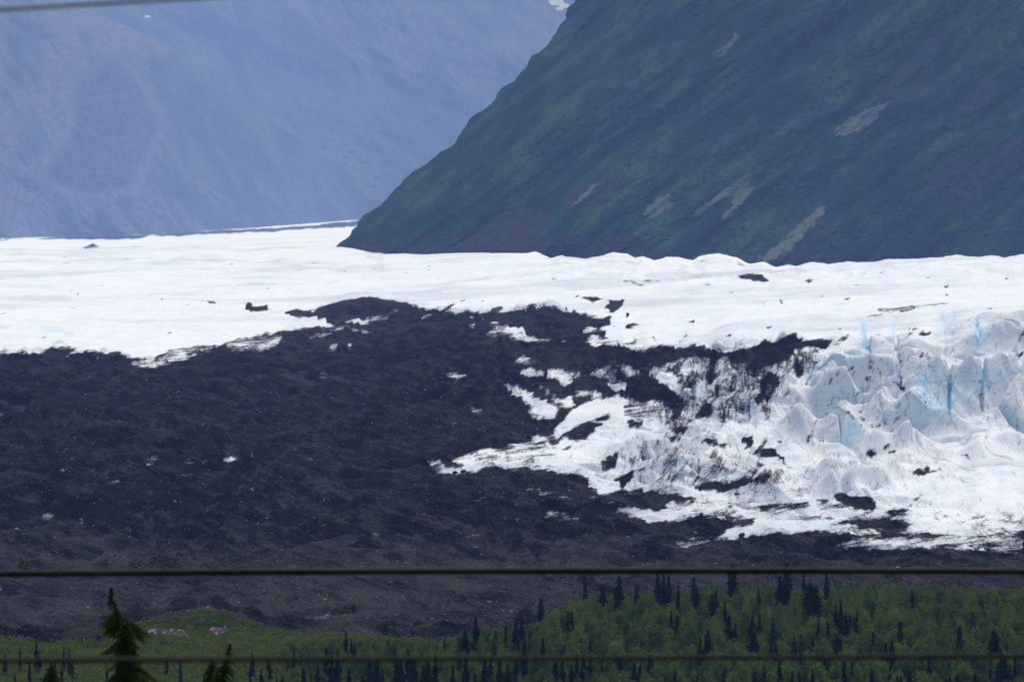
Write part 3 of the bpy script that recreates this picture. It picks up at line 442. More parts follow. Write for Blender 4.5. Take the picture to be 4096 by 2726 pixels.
# ------------------------------------------------------------------ valley surface: one sheet, split by cover into ground, moraine and glacier
cols = {
 -700: [(2860,1000),(2726,1064),(2545,1170),(2300,1365),(2000,1700),(1700,2150),(1500,2600),(1395,2900),(1300,3300),(1200,3900),(1100,4800),(1010,6600),(965,11500),(950,19000)],
 0:    [(2860,1000),(2726,1064),(2545,1170),(2300,1365),(2000,1700),(1700,2150),(1500,2600),(1395,2900),(1300,3300),(1200,3900),(1100,4800),(1010,6600),(965,11500),(950,19000)],
 1400: [(2860,1000),(2726,1064),(2545,1170),(2300,1365),(2000,1715),(1800,2010),(1600,2400),(1400,2950),(1250,3550),(1150,4300),(1050,5300),(985,6500),(930,12000),(880,21000)],
 2300: [(2860,1000),(2726,1064),(2545,1170),(2300,1365),(2100,1560),(1900,1790),(1700,2050),(1600,2160),(1500,2260),(1400,2450),(1330,2750),(1250,3200),(1100,4200),(1017,5200),(960,6400)],
 3200: [(2860,1000),(2726,1064),(2545,1170),(2300,1365),(2150,1490),(2000,1640),(1900,1750),(1750,1880),(1600,1980),(1450,2070),(1380,2150),(1320,2380),(1200,3000),(1100,3900),(1035,5000),(980,6300)],
 4096: [(2860,1000),(2726,1064),(2545,1170),(2300,1365),(2150,1480),(2000,1600),(1850,1720),(1700,1805),(1500,1900),(1350,1975),(1280,2080),(1240,2300),(1180,2800),(1100,3700),(1022,5200),(970,6300)],
 4800: [(2860,1000),(2726,1064),(2545,1170),(2300,1365),(2150,1480),(2000,1600),(1850,1720),(1700,1805),(1500,1900),(1350,1975),(1280,2080),(1240,2300),(1180,2800),(1100,3700),(1022,5200),(970,6300)],
}
ck = sorted(cols)
def depth(u, v):
    """distance of the undisturbed valley surface under photo pixel (u, v)"""
    u = np.asarray(u, float); v = np.asarray(v, float)
    tabs = np.stack([pchip([-a for a, b in cols[c]], [math.log(b) for a, b in cols[c]], -v) for c in ck])
    k = np.clip(np.searchsorted(ck, u) - 1, 0, len(ck) - 2); cka = np.array(ck, float)
    t = sstep(0, 1, (u - cka[k]) / (cka[k + 1] - cka[k]))
    idx = np.indices(u.shape)
    a = tabs[(k, *idx)]; b = tabs[(k + 1, *idx)]
    return np.exp(a * (1 - t) + b * t)
topk = [(-700,952),(0,954),(470,936),(955,915),(1423,879),(1460,884),(1475,905),(1540,992),(1600,1000),(1740,1005),(2000,1012),(2120,1017),(2300,1036),(2400,1028),(2500,1024),(2600,1040),(2760,1036),(2850,1022),(2960,1046),(3040,1062),(3140,1060),(3300,1050),(3480,1043),(3700,1030),(3830,1026),(4096,1022),(4800,1018)]
sk = [(680,855),(710,849),(760,870),(800,862),(880,876),(920,868),(970,851),(1020,857),(1045,871),(1070,863),(1110,880),(1150,867),(1200,870),(1240,881),(1290,859),(1330,855),(1390,871),(1432,892),(1480,884),(1520,901),(1560,894),(1590,901),(1640,884),(1700,891),(1760,882),(1830,885),(1900,874),(2000,872),(2080,868),(2130,860),(2200,869),(2240,861),(2290,869),(2356,857)]
topk = [p for p in topk if p[0] < 2100] + [(1300 + 1.1868 * a, 1.1868 * b) for a, b in sk] + [(4450, 1030), (4800, 1024)]
NU, NV, NB = 1320, 1560, 8
uu = np.linspace(-620, 4720, NU); ss = np.linspace(0, 1, NV)
vt = np.interp(uu, [a for a, b in topk], [b for a, b in topk])
vt = vt + 3 * perlin(uu / 60.0, uu * 0 + 3.3, 5) * sstep(1500, 1700, uu) + 2.0 * perlin(uu / 22.0, uu * 0 + .3, 6)
U = np.broadcast_to(uu, (NV, NU)).copy(); V = 2820 + (965 - 2820) * ss[:, None] + (vt[None, :] - 965) * sstep(0.84, 1.0, ss)[:, None]
Yd = depth(U, V + (60 * perlin(U / 230, V / 900 + .2, 19) + 25 * perlin(U / 90, V / 500, 20)) * sstep(1230, 1400, V) * sstep(2150, 1950, V) * sstep(2200, 2700, U)); ax, az = ray(U, V); X = ax * Yd; Z = az * Yd
px = Yd / FPX                                    # metres per photo pixel
# -- displacement, in metres, from world noise
def fb(lx, ly, seed, rot=0.0):
    c, s_ = cos(rot), sin(rot); xr = X * c + Yd * s_; yr = -X * s_ + Yd * c
    return perlin(xr / lx, yr / ly, seed)
debX = debW
for ax_b in (0, 1, 0, 1): debX = _box(debX, 10, ax_b)
d0 = look(debS, U, V) * sstep(0.35, 0.97, look(debX, U, V)); v0 = look(vegS, U, V)
wx = X + 14 * fb(60, 120, 91); wy = Yd + 30 * fb(60, 120, 92)
def fw(lx, ly, seed, rot=0.0):
    c, s_ = cos(rot), sin(rot); return perlin((wx * c + wy * s_) / lx, (-wx * s_ + wy * c) / ly, seed)
rid = lambda n: 1 - np.clip(np.abs(n) * 2.2, 0, 1)
hf = np.clip(2300.0 / Yd, 0.25, 1.0)
flow = perlin((wx + 0.55 * wy) / 210, (wy - 0.55 * wx) / 62, 17)
moraine = 5.0 * fb(130, 240, 1) + 8.0 * (rid(flow) - 0.5) + 7.5 * (rid(fw(62, 105, 2, 0.35)) - 0.5) + 5.6 * (rid(fw(27, 48, 3, -0.3)) - 0.5) + (3.2 * (rid(fw(12, 24, 4, .3)) - .5) + 0.9 * fb(6, 14, 5)) * hf + 0.45 * fb(3, 8, 15) * hf ** 2
near_flat = sstep(2120, 2380, V)
moraine = moraine * (1 - 0.5 * near_flat) + 1.6 * near_flat * rid(fw(22, 40, 8)) * rid(fb(70, 70, 12))
ramp_far = sstep(1250, 1060, V)
plateau = 5.0 * fb(170, 420, 21) + 2.4 * fb(55, 170, 22) + 0.9 * fb(20, 70, 23) + 7.0 * np.abs(fw(95, 150, 24)) + 3.0 * np.abs(fb(40, 80, 25))
plateau = plateau * (1 - 0.55 * sstep(1000, 960, V)) * (1 + 0.0 * ramp_far)
rumple = (5.0 * rid(fw(50, 160, 31, .15)) + 2.4 * rid(fw(20, 80, 32))) * sstep(1180, 1120, V) * sstep(1001, 1025, V) * sstep(2050, 2350, U) + 4.5 * rid(fw(70, 260, 33)) * sstep(1110, 1060, V) * sstep(1500, 1200, U) * sstep(955, 985, V)
# seracs
wgt = np.zeros_like(U)
for (cu, cv, su, sv, a) in ((3500, 1640, 520, 210, 1.0), (2950, 1560, 330, 150, 1.0), (4100, 1560, 420, 230, 0.9), (2700, 1860, 330, 150, 0.75), (2480, 1520, 160, 90, 0.9), (3300, 1980, 500, 90, 0.6), (2120, 1560, 130, 90, 0.45), (4700, 1600, 400, 250, 0.9)):
    wgt = np.maximum(wgt, a * np.exp(-(((U - cu) / su) ** 2 + ((V - cv) / sv) ** 2) ** 1.5))
sA = rid(fw(31, 64, 41, 0.30)); sB = rid(fw(52, 40, 45, 0.1)); s1 = sA * (0.45 + 0.55 * sB)
s2 = rid(fw(17, 60, 42, 0.22)); s3 = rid(fw(5.5, 36, 43, .3)); s4 = rid(fw(90, 150, 46, -.2))
rid2 = lambda n: 1.08 - np.sqrt((n * 2.2) ** 2 + 0.012)
wsx, wsy = wx, wy; wx = X + 0.35 * (wx - X); wy = Yd + 0.35 * (wy - Yd)
s2 = rid(fw(16, 52, 42, 0.22)); s3 = rid(fw(6.5, 34, 43, .3))
sA = rid2(fw(38, 70, 41, 0.30)); sB = rid2(fw(58, 46, 45, 0.1)); s1 = np.clip(sA, 0, 1) * (0.45 + 0.55 * np.clip(sB, 0, 1))
crk = np.exp(-(fw(36, 120, 47, 0.12) / 0.028) ** 2) * sstep(-0.15, 0.15, fb(50, 60, 48)) + 0.7 * np.exp(-(fw(16, 60, 49, 0.25) / 0.035) ** 2) * sstep(0.0, 0.25, fb(40, 50, 50))
serac = -7.5 * np.clip(crk, 0, 1) + 6.0 * (s4 - 0.5) + (18.0 + 10.0 * sstep(2800, 3300, U)) * (s1 ** 1.25 - 0.33) + 5.5 * (0.3 + s1) * (s2 - 0.4) + 1.7 * (s3 - 0.4) + 0.5 * fb(3.0, 10, 44)
dsp = moraine * d0 + plateau * (1 - d0) + rumple * (1 - 0.4 * d0)
dsp = dsp * (1 - 0.6 * wgt) + serac * wgt
dsp = dsp * (1 - v0) + v0 * (1.6 * fb(60, 120, 51) + 0.5 * fb(12, 20, 52))
# far ice is smooth, the last rows keep the traced skyline
dsp *= (1 - 0.8 * sstep(1010, 975, V)); dsp *= 1 - 0.9 * sstep(0.965, 1.0, ss)[:, None]
# named mounds: (u, v, height px, half width px, half depth px in v, tilt)
for (cu, cv, hp, su, sv) in ((1465, 1222, 38, 200, 24), (640, 1235, 26, 520, 26), (820, 2482, 46, 190, 26), (1000, 2330, 20, 260, 20), (520, 2385, 34, 120, 12), (3520, 2118, 34, 120, 14), (3080, 2108, 26, 190, 16), (3850, 2215, 36, 150, 16), (2240, 1790, 22, 160, 16), (2050, 1900, 24, 230, 18), (3735, 1975, 42, 130, 28), (2400, 1995, 20, 120, 16), (1900, 2370, 26, 150, 12), (1500, 2420, 34, 170, 14), (2020, 2440, 28, 120, 12), (1420, 2500, 36, 160, 10), (1830, 2505, 14, 160, 8), (3050, 1345, 22, 60, 10), (3150, 1345, 26, 50, 10), (2650, 1385, 18, 60, 9), (2780, 1385, 20, 30, 8), (2850, 1040, 20, 70, 10), (2420, 1040, 14, 60, 8), (1640, 1330, 22, 160, 14), (2020, 1335, 20, 110, 12), (1350, 1345, 22, 110, 12), (860, 1395, 16, 160, 10), (430, 1420, 14, 110, 9), (240, 1400, 16, 60, 7)):
    gq = np.exp(-((U - cu) / su) ** 2) * np.exp(-np.abs((V - cv) / sv) ** 2.2); dsp = dsp * (1 - 0.75 * gq) + hp * px * gq
# crevasses cut into the ice
dsp -= 3.5 * look(crevS, U, V) * sstep(1300, 1400, V)
Z = Z + dsp
U2, V2 = pix(X, Yd, Z)
ca, sa_ = cos(radians(48)), sin(radians(48)); al_ = U2 * ca - V2 * sa_; ac_ = U2 * sa_ + V2 * ca          # along and across the slanting flow marks
wl = perlin(al_ / 90.0, ac_ / 40.0, 63) * 26 + perlin(al_ / 50.0, ac_ / 16.0, 61) * 22
wc = perlin(al_ / 60.0, ac_ / 40.0, 65) * 10 + perlin(al_ / 26.0, ac_ / 20.0, 62) * 8
wq = 0.25 + 0.75 * sstep(1180, 1300, V2); wa = (wl * ca + wc * sa_) * wq; wb = (-wl * sa_ + wc * ca) * wq * 0.7      # ragged edges
wm = 0.5 * sstep(1270, 1380, V2); deb_a = look(debS, U2 + wa, V2 + wb) * (1 - wm) + look(debW, U2, V2) * wm
# dirt gathers in the hollows between seracs
hollow = sstep(3350, 3100, U2) * wgt * sstep(0.20, 0.06, s1) * sstep(-0.1, 0.3, fb(90, 180, 71)); deb_a = np.maximum(deb_a, 0.72 * hollow)
deb_a = np.maximum(deb_a, 0.22 * sstep(0.15, 0.9, wgt) * sstep(3500, 2700, U2)); deb_a = np.maximum(deb_a, 0.30 * wgt * sstep(2500, 2800, U2) * sstep(3300, 3100, U2) * sstep(1650, 1560, V2))
blue_a = look(bluS, U2, V2) + 0.45 * wgt * np.clip(crk, 0, 1) * sstep(2700, 3200, U2) * (0.6 + 1.2 * np.clip(perlin(X / 60, Yd / 90, 88), 0, 1))
deb_a = np.maximum(deb_a, 0.62 * wgt * np.clip(crk, 0, 1) * sstep(3500, 2900, U2)); blue_a = np.clip(blue_a, 0, 1) * (1 - np.clip(deb_a * 1.2 - .2, 0, 1))
veg_a = look(vegS, U2 + wa * .5, V2 + wb * .3); rk_a = look(rkS, U2 + wa, V2 + wb)
frac = np.clip(wgt * 1.3 * (1 - 0.45 * sstep(2950, 3400, U2)) + 0.18 + 0.2 * sstep(1700, 1900, V2), 0, 1)
# rows hidden beyond the last one dip away
XX, YY, ZZ = [X], [Yd], [Z]
for k in range(1, NB + 1):
    Yb = Yd[-1] * (1 + 0.02 * k); XX.append((ax[-1] * Yb)[None]); YY.append(Yb[None]); ZZ.append((Z[-1] - 4.0 * k * k)[None])
X, Yd, Z = np.concatenate(XX), np.concatenate(YY), np.concatenate(ZZ)
padr = lambda a: np.concatenate([a, np.repeat(a[-1:], NB, 0)])
deb_a, blue_a, veg_a, rk_a, frac = map(padr, (deb_a, blue_a, veg_a, rk_a, frac))
b3 = lambda a: _box(_box(a.astype(np.float32), 1, 0), 1, 1)
Xi, Yi, Zi_ = (np.gradient(a, axis=0) for a in (X, Yd, b3(Z))); Xj, Yj, Zj_ = (np.gradient(a, axis=1) for a in (X, Yd, b3(Z)))
det = Xj * Yi - Xi * Yj; det = np.where(np.abs(det) < 1e-3, 1e-3, det); gx = (Zj_ * Yi - Zi_ * Yj) / det; gy = (Xj * Zi_ - Xi * Zj_) / det
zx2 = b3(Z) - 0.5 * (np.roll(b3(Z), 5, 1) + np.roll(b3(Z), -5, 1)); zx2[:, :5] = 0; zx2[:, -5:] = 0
cav_a = sstep(0.7, 3.4, -zx2) * padr(np.clip(wgt * 1.2, 0, 1) * (1 - 0.9 * sstep(2850, 3200, U)))                # gullies between seracs darkened: washed-in dirt plus painted shade for relief
dry_shade_a = 1 - sstep(0.12, 0.75, np.hypot(gx, gy))      # relief shading painted in: steep wet faces darker, gentle gritty ground paler
dry_shade_a = dry_shade_a * 0.85 + 0.5 * sstep(1620, 1400, Yd) + 0.30 * padr(rid(flow) - 0.5) + 0.30 * perlin(X / 110, Yd / 260, 77) + 0.22 * perlin((X + .4 * Yd) / 35, (Yd - .4 * X) / 160, 78) - 0.02
P = np.stack([X, Yd, Z], -1).reshape(-1, 3); FC = grid_faces(NV + NB, NU)
da = deb_a.ravel()[FC].mean(1); va = veg_a.ravel()[FC].mean(1)
kindf = np.where(va > 0.5, 0, np.where(da > 0.5, 1, 2))
sel = {}
att = dict(flat=padr(np.maximum(sstep(1900, 2020, V2), sstep(0.25, 0.05, wgt))).ravel(), cav=cav_a.ravel(), dry=dry_shade_a.ravel(), debris=deb_a.ravel(), blue=blue_a.ravel(), rock=rk_a.ravel(), frac=frac.ravel())
def sub(name, faces, mat, keys, extra=None):
    used = np.unique(faces); remap = np.zeros(len(P), np.int32); remap[used] = np.arange(len(used))
    vv = P[used]; ff = remap[faces]; at_ = {k: att[k][used] for k in keys}
    if extra is not None:
        ev, ef = extra; n0 = len(vv); vv = np.concatenate([vv, ev]); ff = np.concatenate([ff, ef + n0])
        at_ = {k: np.concatenate([a, np.zeros(len(ev))]) for k, a in at_.items()}
    return mesh_np(name, vv, ff, mat, None, True, at_)
# the near hillside below the road joins the valley sheet
hx = np.linspace(-1, 1, 81); hy = [-120, -40, 0, 8, 20, 40, 60, 80, 110, 150, 200, 270, 360, 480, 620, 780, 900, 985, 1032]
hz = [-1.6, -1.6, -1.7, -2.2, -4.5, -9, -13.5, -19, -27, -40, -55, -72, -88, -100, -110, -116, -119, -121, -123]
HP = np.array([[x * max(170, 170 + y * 0.05), y, z + 0.25 * sin(x * 23 + y)] for y, z in zip(hy, hz) for x in hx]); HF = grid_faces(len(hy), 81)
ground = tag(sub("ground", FC[kindf == 0], GROUND, ["rock"], (HP, HF)), kind="structure")
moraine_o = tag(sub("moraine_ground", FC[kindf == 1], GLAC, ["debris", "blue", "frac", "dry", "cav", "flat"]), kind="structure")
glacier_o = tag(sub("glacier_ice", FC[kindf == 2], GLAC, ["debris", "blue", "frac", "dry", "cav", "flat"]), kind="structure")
print("valley", time.time() - T0)
Xg, Yg, Zg, Ug, Vg = X[:NV], Yd[:NV], Z[:NV], U2, V2
def ground_at(u, v):
    """visible point of the valley surface nearest photo pixel (u, v)"""
    i0 = int(np.clip((u - uu[0]) / (uu[1] - uu[0]), 1, NU - 2)); best = None
    col = Vg[:, i0]; run = np.minimum.accumulate(np.concatenate([[9999], col[:-1]]))
    vis = col < run
    j = np.argmin(np.where(vis, np.abs(col - v), 9999)); return (float(Xg[j, i0]), float(Yg[j, i0]), float(Zg[j, i0]))
_zi = {}
def floor_z(x, y):
    """height of the valley floor at world (x, y), near part"""
    u = 2048 + FPX * x / y
    i0 = int(np.clip(round((u - uu[0]) / (uu[1] - uu[0])), 0, NU - 1)); col = Yg[:, i0]
    j = int(np.searchsorted(col, y)); j = min(max(j, 0), NV - 1); return float(Zg[j, i0])

# ------------------------------------------------------------------ mountains
mtn_edge = [(-600, 2720), (-300, 2480), (0, 2297), (113, 2237), (178, 2190), (225, 2119), (285, 2083), (320, 2060), (350, 2010), (415, 1965), (475, 1881), (510, 1858), (581, 1810), (647, 1715), (718, 1608), (771, 1573), (860, 1466), (902, 1430), (985, 1347), (1040, 1290), (1140, 1200)]
def build_front_mountain():
    nv, nu = 760, 820
    vs = np.linspace(1130, -420, nv); t = np.linspace(0, 1, nu)
    e = np.interp(vs, [a for a, b in mtn_edge], [b for a, b in mtn_edge])
    en = 20 * perlin(vs / 48.0, vs * 0 + .5, 101) + 8 * perlin(vs / 19.0, vs * 0 + .5, 102)
    Vv = np.broadcast_to(vs[:, None], (nv, nu)); Uu = e[:, None] + (4900 - e[:, None]) * (t[None, :] ** 1.25)
    du = Uu - e[:, None]; q = 1 - np.clip(du / 1100.0, 0, 1); Uu = Uu + en[:, None] * np.exp(-du / 45.0)
    Y = 5350 + (1040 - Vv) * 0.62 + 620 * (1 - np.sqrt(np.clip(1 - q ** 2, 0, 1))) - 0.06 * (Uu - 2048) * 1.0 + 60
    Y = Y + np.maximum(0, 1040 - Vv) * 0.0
    a, b = ray(Uu, Vv); Xm, Zm = a * Y, b * Y
    # gullies and ribs run down the fall line (up-right to down-left)
    hh = Zm * 1.0 + 0.3 * Y; c, s_ = cos(radians(47)), sin(radians(47)); al = Xm * c + hh * s_; ac = -Xm * s_ + hh * c
    g = 75 * perlin(ac / 120, al / 620, 111) + 34 * perlin(ac / 46, al / 260, 112) + 14 * perlin(ac / 20, al / 90, 113) + 5.0 * perlin(ac / 9, al / 24, 114) + 4.5 * perlin(Xm / 7, hh / 6, 115) + 2.6 * perlin(Xm / 3.2, hh / 3.0, 116)
    fade = sstep(0, 60, du); Y2 = Y - g * (0.25 + 0.75 * fade); Xm = a * Y2; Zm = b * Y2
    # far side of the spur
    nb = 24; th = np.linspace(0, 1, nb + 1)[1:]
    bx = Xm[:, :1] + 900 * th[None, :] ** 1.0 * 0.9; by = Y2[:, :1] + 60 + 900 * th[None, :] ** 0.6; bz = Zm[:, :1] - 60 * th[None, :]
    Xm = np.concatenate([bx[:, ::-1], Xm], 1); Y2 = np.concatenate([by[:, ::-1], Y2], 1); Zm = np.concatenate([bz[:, ::-1], Zm], 1)
    Uf = np.concatenate([np.repeat(Uu[:, :1], nb, 1), Uu], 1); Vf = np.concatenate([np.repeat(Vv[:, :1], nb, 1), Vv], 1)
    Pm = np.stack([Xm, Y2, Zm], -1)
    K = cr((1300, 0), 2796 / 2356.0)
    global RU0, RV0, RW, RH
    sv = (RU0, RV0, RW, RH); RU0, RV0, RW, RH = 1000, -500, int(4000 * RS), int(1800 * RS)
    s = raster(); so = raster()
    def sc_(p, v): fill(s, K(*p), v, 'max')
    def so_(p, v): fill(so, K(*p), v, 'max')
    sc_([(1705,452),(1760,405),(1840,365),(1910,338),(1880,370),(1855,385),(1865,400),(1820,425),(1790,440),(1760,455)], 1)
    sc_([(1225,735),(1260,700),(1330,650),(1400,600),(1425,590),(1415,615),(1445,620),(1435,650),(1400,690),(1380,720),(1340,745),(1350,710),(1380,690),(1360,655),(1320,680),(1280,715),(1250,735)], .85)
    sc_([(1065,735),(1080,700),(1140,650),(1175,655),(1180,690),(1140,720),(1110,735)], .62); sc_([(820,690),(860,660),(920,610),(975,562),(982,570),(930,620),(880,665),(840,695)], .6)
    sc_([(1420,880),(1500,840),(1560,790),(1620,730),(1680,680),(1690,700),(1660,750),(1610,800),(1570,850),(1510,880)], .58); sc_([(1290,200),(1340,150),(1390,105),(1415,115),(1380,160),(1320,200),(1300,215)], .55)
    sc_([(1095,410),(1120,400),(1125,415)], .6); sc_([(1440,80),(1455,55),(1460,80)], .6); sc_([(1080,20),(1110,5),(1100,30)], .5); sc_([(1990,250),(2010,225),(2005,250)], .55); sc_([(1255,498),(1275,488),(1270,500)], .5); sc_([(2310,50),(2356,10),(2356,30)], .6)
    so_([(60,830),(120,800),(200,815),(300,800),(400,770),(480,765),(560,740),(640,700),(700,690),(760,720),(740,770),(800,790),(900,800),(1000,795),(1100,830),(1230,870),(1240,900),(60,900)], .66)
    so_([(300,905),(300,838),(430,845),(560,838),(700,842),(820,835),(900,815),(960,795),(1040,798),(1100,830),(1180,850),(1250,875),(1250,905)], 1.1)
    so_([(1560,740),(1700,690),(1720,760),(1690,830),(1620,880),(1480,890)], .62); so_([(1160,690),(1240,680),(1320,670),(1300,700),(1200,735),(1120,740)], .6); so_([(820,650),(960,560),(1010,580),(900,690),(800,720)], .55)
    so_([(1280,240),(1420,100),(1480,40),(1520,60),(1400,180),(1320,250)], .5); so_([(300,790),(440,680),(480,690),(380,800)], .5); so_([(1880,560),(2356,450),(2356,700),(2100,760)], .42); so_([(1700,250),(2356,0),(2356,380),(1950,420)], .38); so_([(940,630),(980,590),(1060,580),(1030,640),(960,660)], .45)
    so_([(600,350),(660,270),(690,290),(640,350)], .5); so_([(840,0),(2000,0),(1500,80),(900,120)], .36)
    s = .6 * _box(_box(s, 2, 0), 2, 1) + .5 * _box(_box(s, 10, 0), 10, 1); so = _box(_box(so, 10, 0), 10, 1)
    c4, s4_ = cos(radians(40)), sin(radians(40)); la = Uf * c4 - Vf * s4_; lc = Uf * s4_ + Vf * c4; w1 = 40 * perlin(la / 90, lc / 14, 118); w2 = 7 * perlin(la / 30, lc / 20, 120); Us, Vs_ = Uf + w1 * c4 + w2 * s4_, Vf - w1 * s4_ + w2 * c4
    at_ = dict(scree=look(s, Us, Vs_).ravel(), soil=look(so, Us, Vs_).ravel(), snow=np.zeros(Uf.size))
    RU0, RV0, RW, RH = sv
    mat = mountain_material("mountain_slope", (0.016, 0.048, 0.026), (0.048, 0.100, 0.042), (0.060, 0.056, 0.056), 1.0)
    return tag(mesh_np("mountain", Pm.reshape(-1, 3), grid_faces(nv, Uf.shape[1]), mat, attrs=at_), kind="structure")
build_front_mountain()
def build_far(name, edge, Y0, kY, yb, side, vbase, seed, veg, veg2, rock, soil_f, snow_p=None, u0=-2400, u1=2700):
    """far slope whose outline against the one behind is `edge` (v, u); fills to the left of the edge"""
    nv, nu = 420, 460
    vs = np.linspace(vbase, -170, nv); t = np.linspace(0, 1, nu); F_ = Y0 / 9500.0
    e = np.interp(vs, [a for a, b in edge], [b for a, b in edge]) 
    Vv = np.broadcast_to(vs[:, None], (nv, nu)); Uu = e[:, None] + (u0 - e[:, None]) * (t[None, :] ** 1.2)
    du = np.abs(Uu - e[:, None]); q = 1 - np.clip(du / 1300.0, 0, 1)
    Y = Y0 + kY * (Uu / 1400.0) + (960 - Vv) * yb + 1500 * (1 - np.sqrt(np.clip(1 - q ** 2, 0, 1)))
    a, b = ray(Uu, Vv); Xm, Zm = a * Y, b * Y; hh = Zm + .3 * Y; c, s_ = cos(radians(-35)), sin(radians(-35)); al = Xm * c + hh * s_; ac = -Xm * s_ + hh * c
    al, ac = al / F_, ac / F_; g = F_ * (70 * perlin(al / 900, ac / 330, seed + 1) + 40 * perlin(al / 420, ac / 130, seed + 2) + 22 * perlin(al / 170, ac / 55, seed + 3) + 9 * perlin(al / 50, ac / 24, seed + 4))
    Y2 = Y - g * (0.2 + 0.8 * sstep(0, 80, du)); Xm = a * Y2; Zm = b * Y2
    nb = 12; th = np.linspace(0, 1, nb + 1)[1:]
    bx = Xm[:, :1] - 1500 * th[None, :]; by = Y2[:, :1] + 60 + 1200 * th[None, :] ** .6; bz = Zm[:, :1] - 100 * th[None, :]
    Xm = np.concatenate([bx[:, ::-1], Xm], 1); Y2 = np.concatenate([by[:, ::-1], Y2], 1); Zm = np.concatenate([bz[:, ::-1], Zm], 1)
    Uf = np.concatenate([np.repeat(Uu[:, :1], nb, 1), Uu], 1); Vf = np.concatenate([np.repeat(Vv[:, :1], nb, 1), Vv], 1)
    soil = soil_f(Uf, Vf); snow = np.zeros_like(Uf)
    for (cu, cv, ru, rv) in (snow_p or []): snow = np.maximum(snow, 1.15 * np.exp(-((Uf - cu) / ru) ** 2 - ((Vf - cv) / rv) ** 2))
    scr = 0.30 * sstep(0.1, 0.5, perlin(Uf / 60, Vf / 80, seed + 9)) * sstep(0.3, 0.6, soil)
    mat = mountain_material(name + "_slope", veg, veg2, rock, 0.55 / F_)
    return tag(mesh_np(name, np.stack([Xm, Y2, Zm], -1).reshape(-1, 3), grid_faces(nv, Uf.shape[1]), mat, attrs=dict(scree=scr.ravel(), soil=soil.ravel(), snow=snow.ravel())), kind="structure")
ledge = [(-430, -400), (0, 287), (113, 522), (235, 739), (382, 956), (513, 1130), (609, 1287), (748, 1478), (800, 1560), (900, 1640), (960, 1700)]
def soil1(u, v): return 0.62 * sstep(980, 820, v) * sstep(1100, 500, u) * (0.6 + 0.8 * np.clip(perlin(u / 200, v / 200, 7) + .5, 0, 1)) + 0.75 * sstep(300, 0, np.abs(u - 420)) * sstep(150, 350, v) * sstep(820, 700, v) + 0.35 * sstep(860, 930, v)
def soil2(u, v): return 0.45 * sstep(800, 200, v) + 0.15 * perlin(u / 150, v / 150, 8)
build_far("far_mountain", ledge, 19500, 2600, 1.9, 1, 985, 200, (0.065, 0.08, 0.05), (0.10, 0.12, 0.065), (0.19, 0.17, 0.155), soil1)
build_far("distant_mountain", [(-430, 3600), (1000, 3600)], 25500, 0, 2.4, 1, 985, 300, (0.075, 0.10, 0.06), (0.11, 0.14, 0.07), (0.20, 0.18, 0.165), soil2, [(2225, 8, 34, 14), (2258, 22, 22, 10), (2238, 36, 18, 7), (590, 66, 12, 5)])
print("mountains", time.time() - T0)

# ------------------------------------------------------------------ haze
def haze_box():
    x0, x1, y0, y1, z0, z1 = -7500, 7500, -160, 33500, -260, 2150
    v = [(x, y, z) for z in (z0, z1) for y in (y0, y1) for x in (x0, x1)]
    f = [(0, 2, 3, 1), (4, 5, 7, 6), (0, 1, 5, 4), (2, 6, 7, 3), (0, 4, 6, 2), (1, 3, 7, 5)]
    m = bpy.data.materials.new("haze_air"); m.use_nodes = True; t = m.node_tree
    t.nodes.remove(t.nodes["Principled BSDF"]); pv = t.nodes.new("ShaderNodeVolumePrincipled")
    pv.inputs["Color"].default_value = (0.29, 0.44, 1.0, 1); pv.inputs["Absorption Color"].default_value = (1, 1, 1, 1); pv.inputs["Density"].default_value = 0.000038; pv.inputs["Anisotropy"].default_value = 0.1
    t.links.new(pv.outputs[0], t.nodes["Material Output"].inputs["Volume"])
    return tag(mesh_np("haze", v, f, m, smooth=False), kind="stuff")
haze_box()

# ------------------------------------------------------------------ plants
rng = np.random.default_rng(7)
SPR = foliage_material("spruce_needles", (0.006, 0.018, 0.006), (0.016, 0.034, 0.010), (0.010, 0.028, 0.010))
BIR = foliage_material("birch_leaves", (0.085, 0.135, 0.020), (0.145, 0.175, 0.032), (0.022, 0.060, 0.018), None, 0.45)
BIRW = foliage_material("birch_leaves_back", (0.085, 0.135, 0.020), (0.145, 0.175, 0.032), (0.022, 0.060, 0.018), "tint", 0.45)
BRU = foliage_material("brush_leaves", (0.070, 0.100, 0.016), (0.150, 0.165, 0.026), (0.08, 0.10, 0.02), None, 0.4)
BARK = plain("dark_bark", (0.05, 0.042, 0.035), (0.03, 0.026, 0.022), 6); PALE = plain("pale_bark", (0.22, 0.21, 0.18), (0.12, 0.11, 0.1), 3)
NEAR = foliage_material("near_needles", (0.022, 0.046, 0.010), (0.095, 0.115, 0.024), (0.04, 0.06, 0.01), None, 0.3); CONE = plain("spruce_cone", (0.075, 0.042, 0.018), (0.04, 0.024, 0.012), 40)
def quads(c, a, b):
    """centres (n,3) and two half axes (n,3) -> verts, faces"""
    n = len(c); v = np.stack([c - a - b, c + a - b, c + a + b, c - a + b], 1).reshape(-1, 3)
    return v, np.arange(n * 4).reshape(n, 4)
def rand_dirs(n, r): d = r.normal(size=(n, 3)); return d / np.linalg.norm(d, axis=1, keepdims=True)
def leaf_cloud(c, size, r, aspect=0.6):
    n = len(c); d = rand_dirs(n, r); e = np.cross(d, rand_dirs(n, r)); e /= np.linalg.norm(e, axis=1, keepdims=True) + 1e-9
    s = size * (0.6 + 0.8 * r.random((n, 1))); return quads(c, d * s, e * s * aspect)
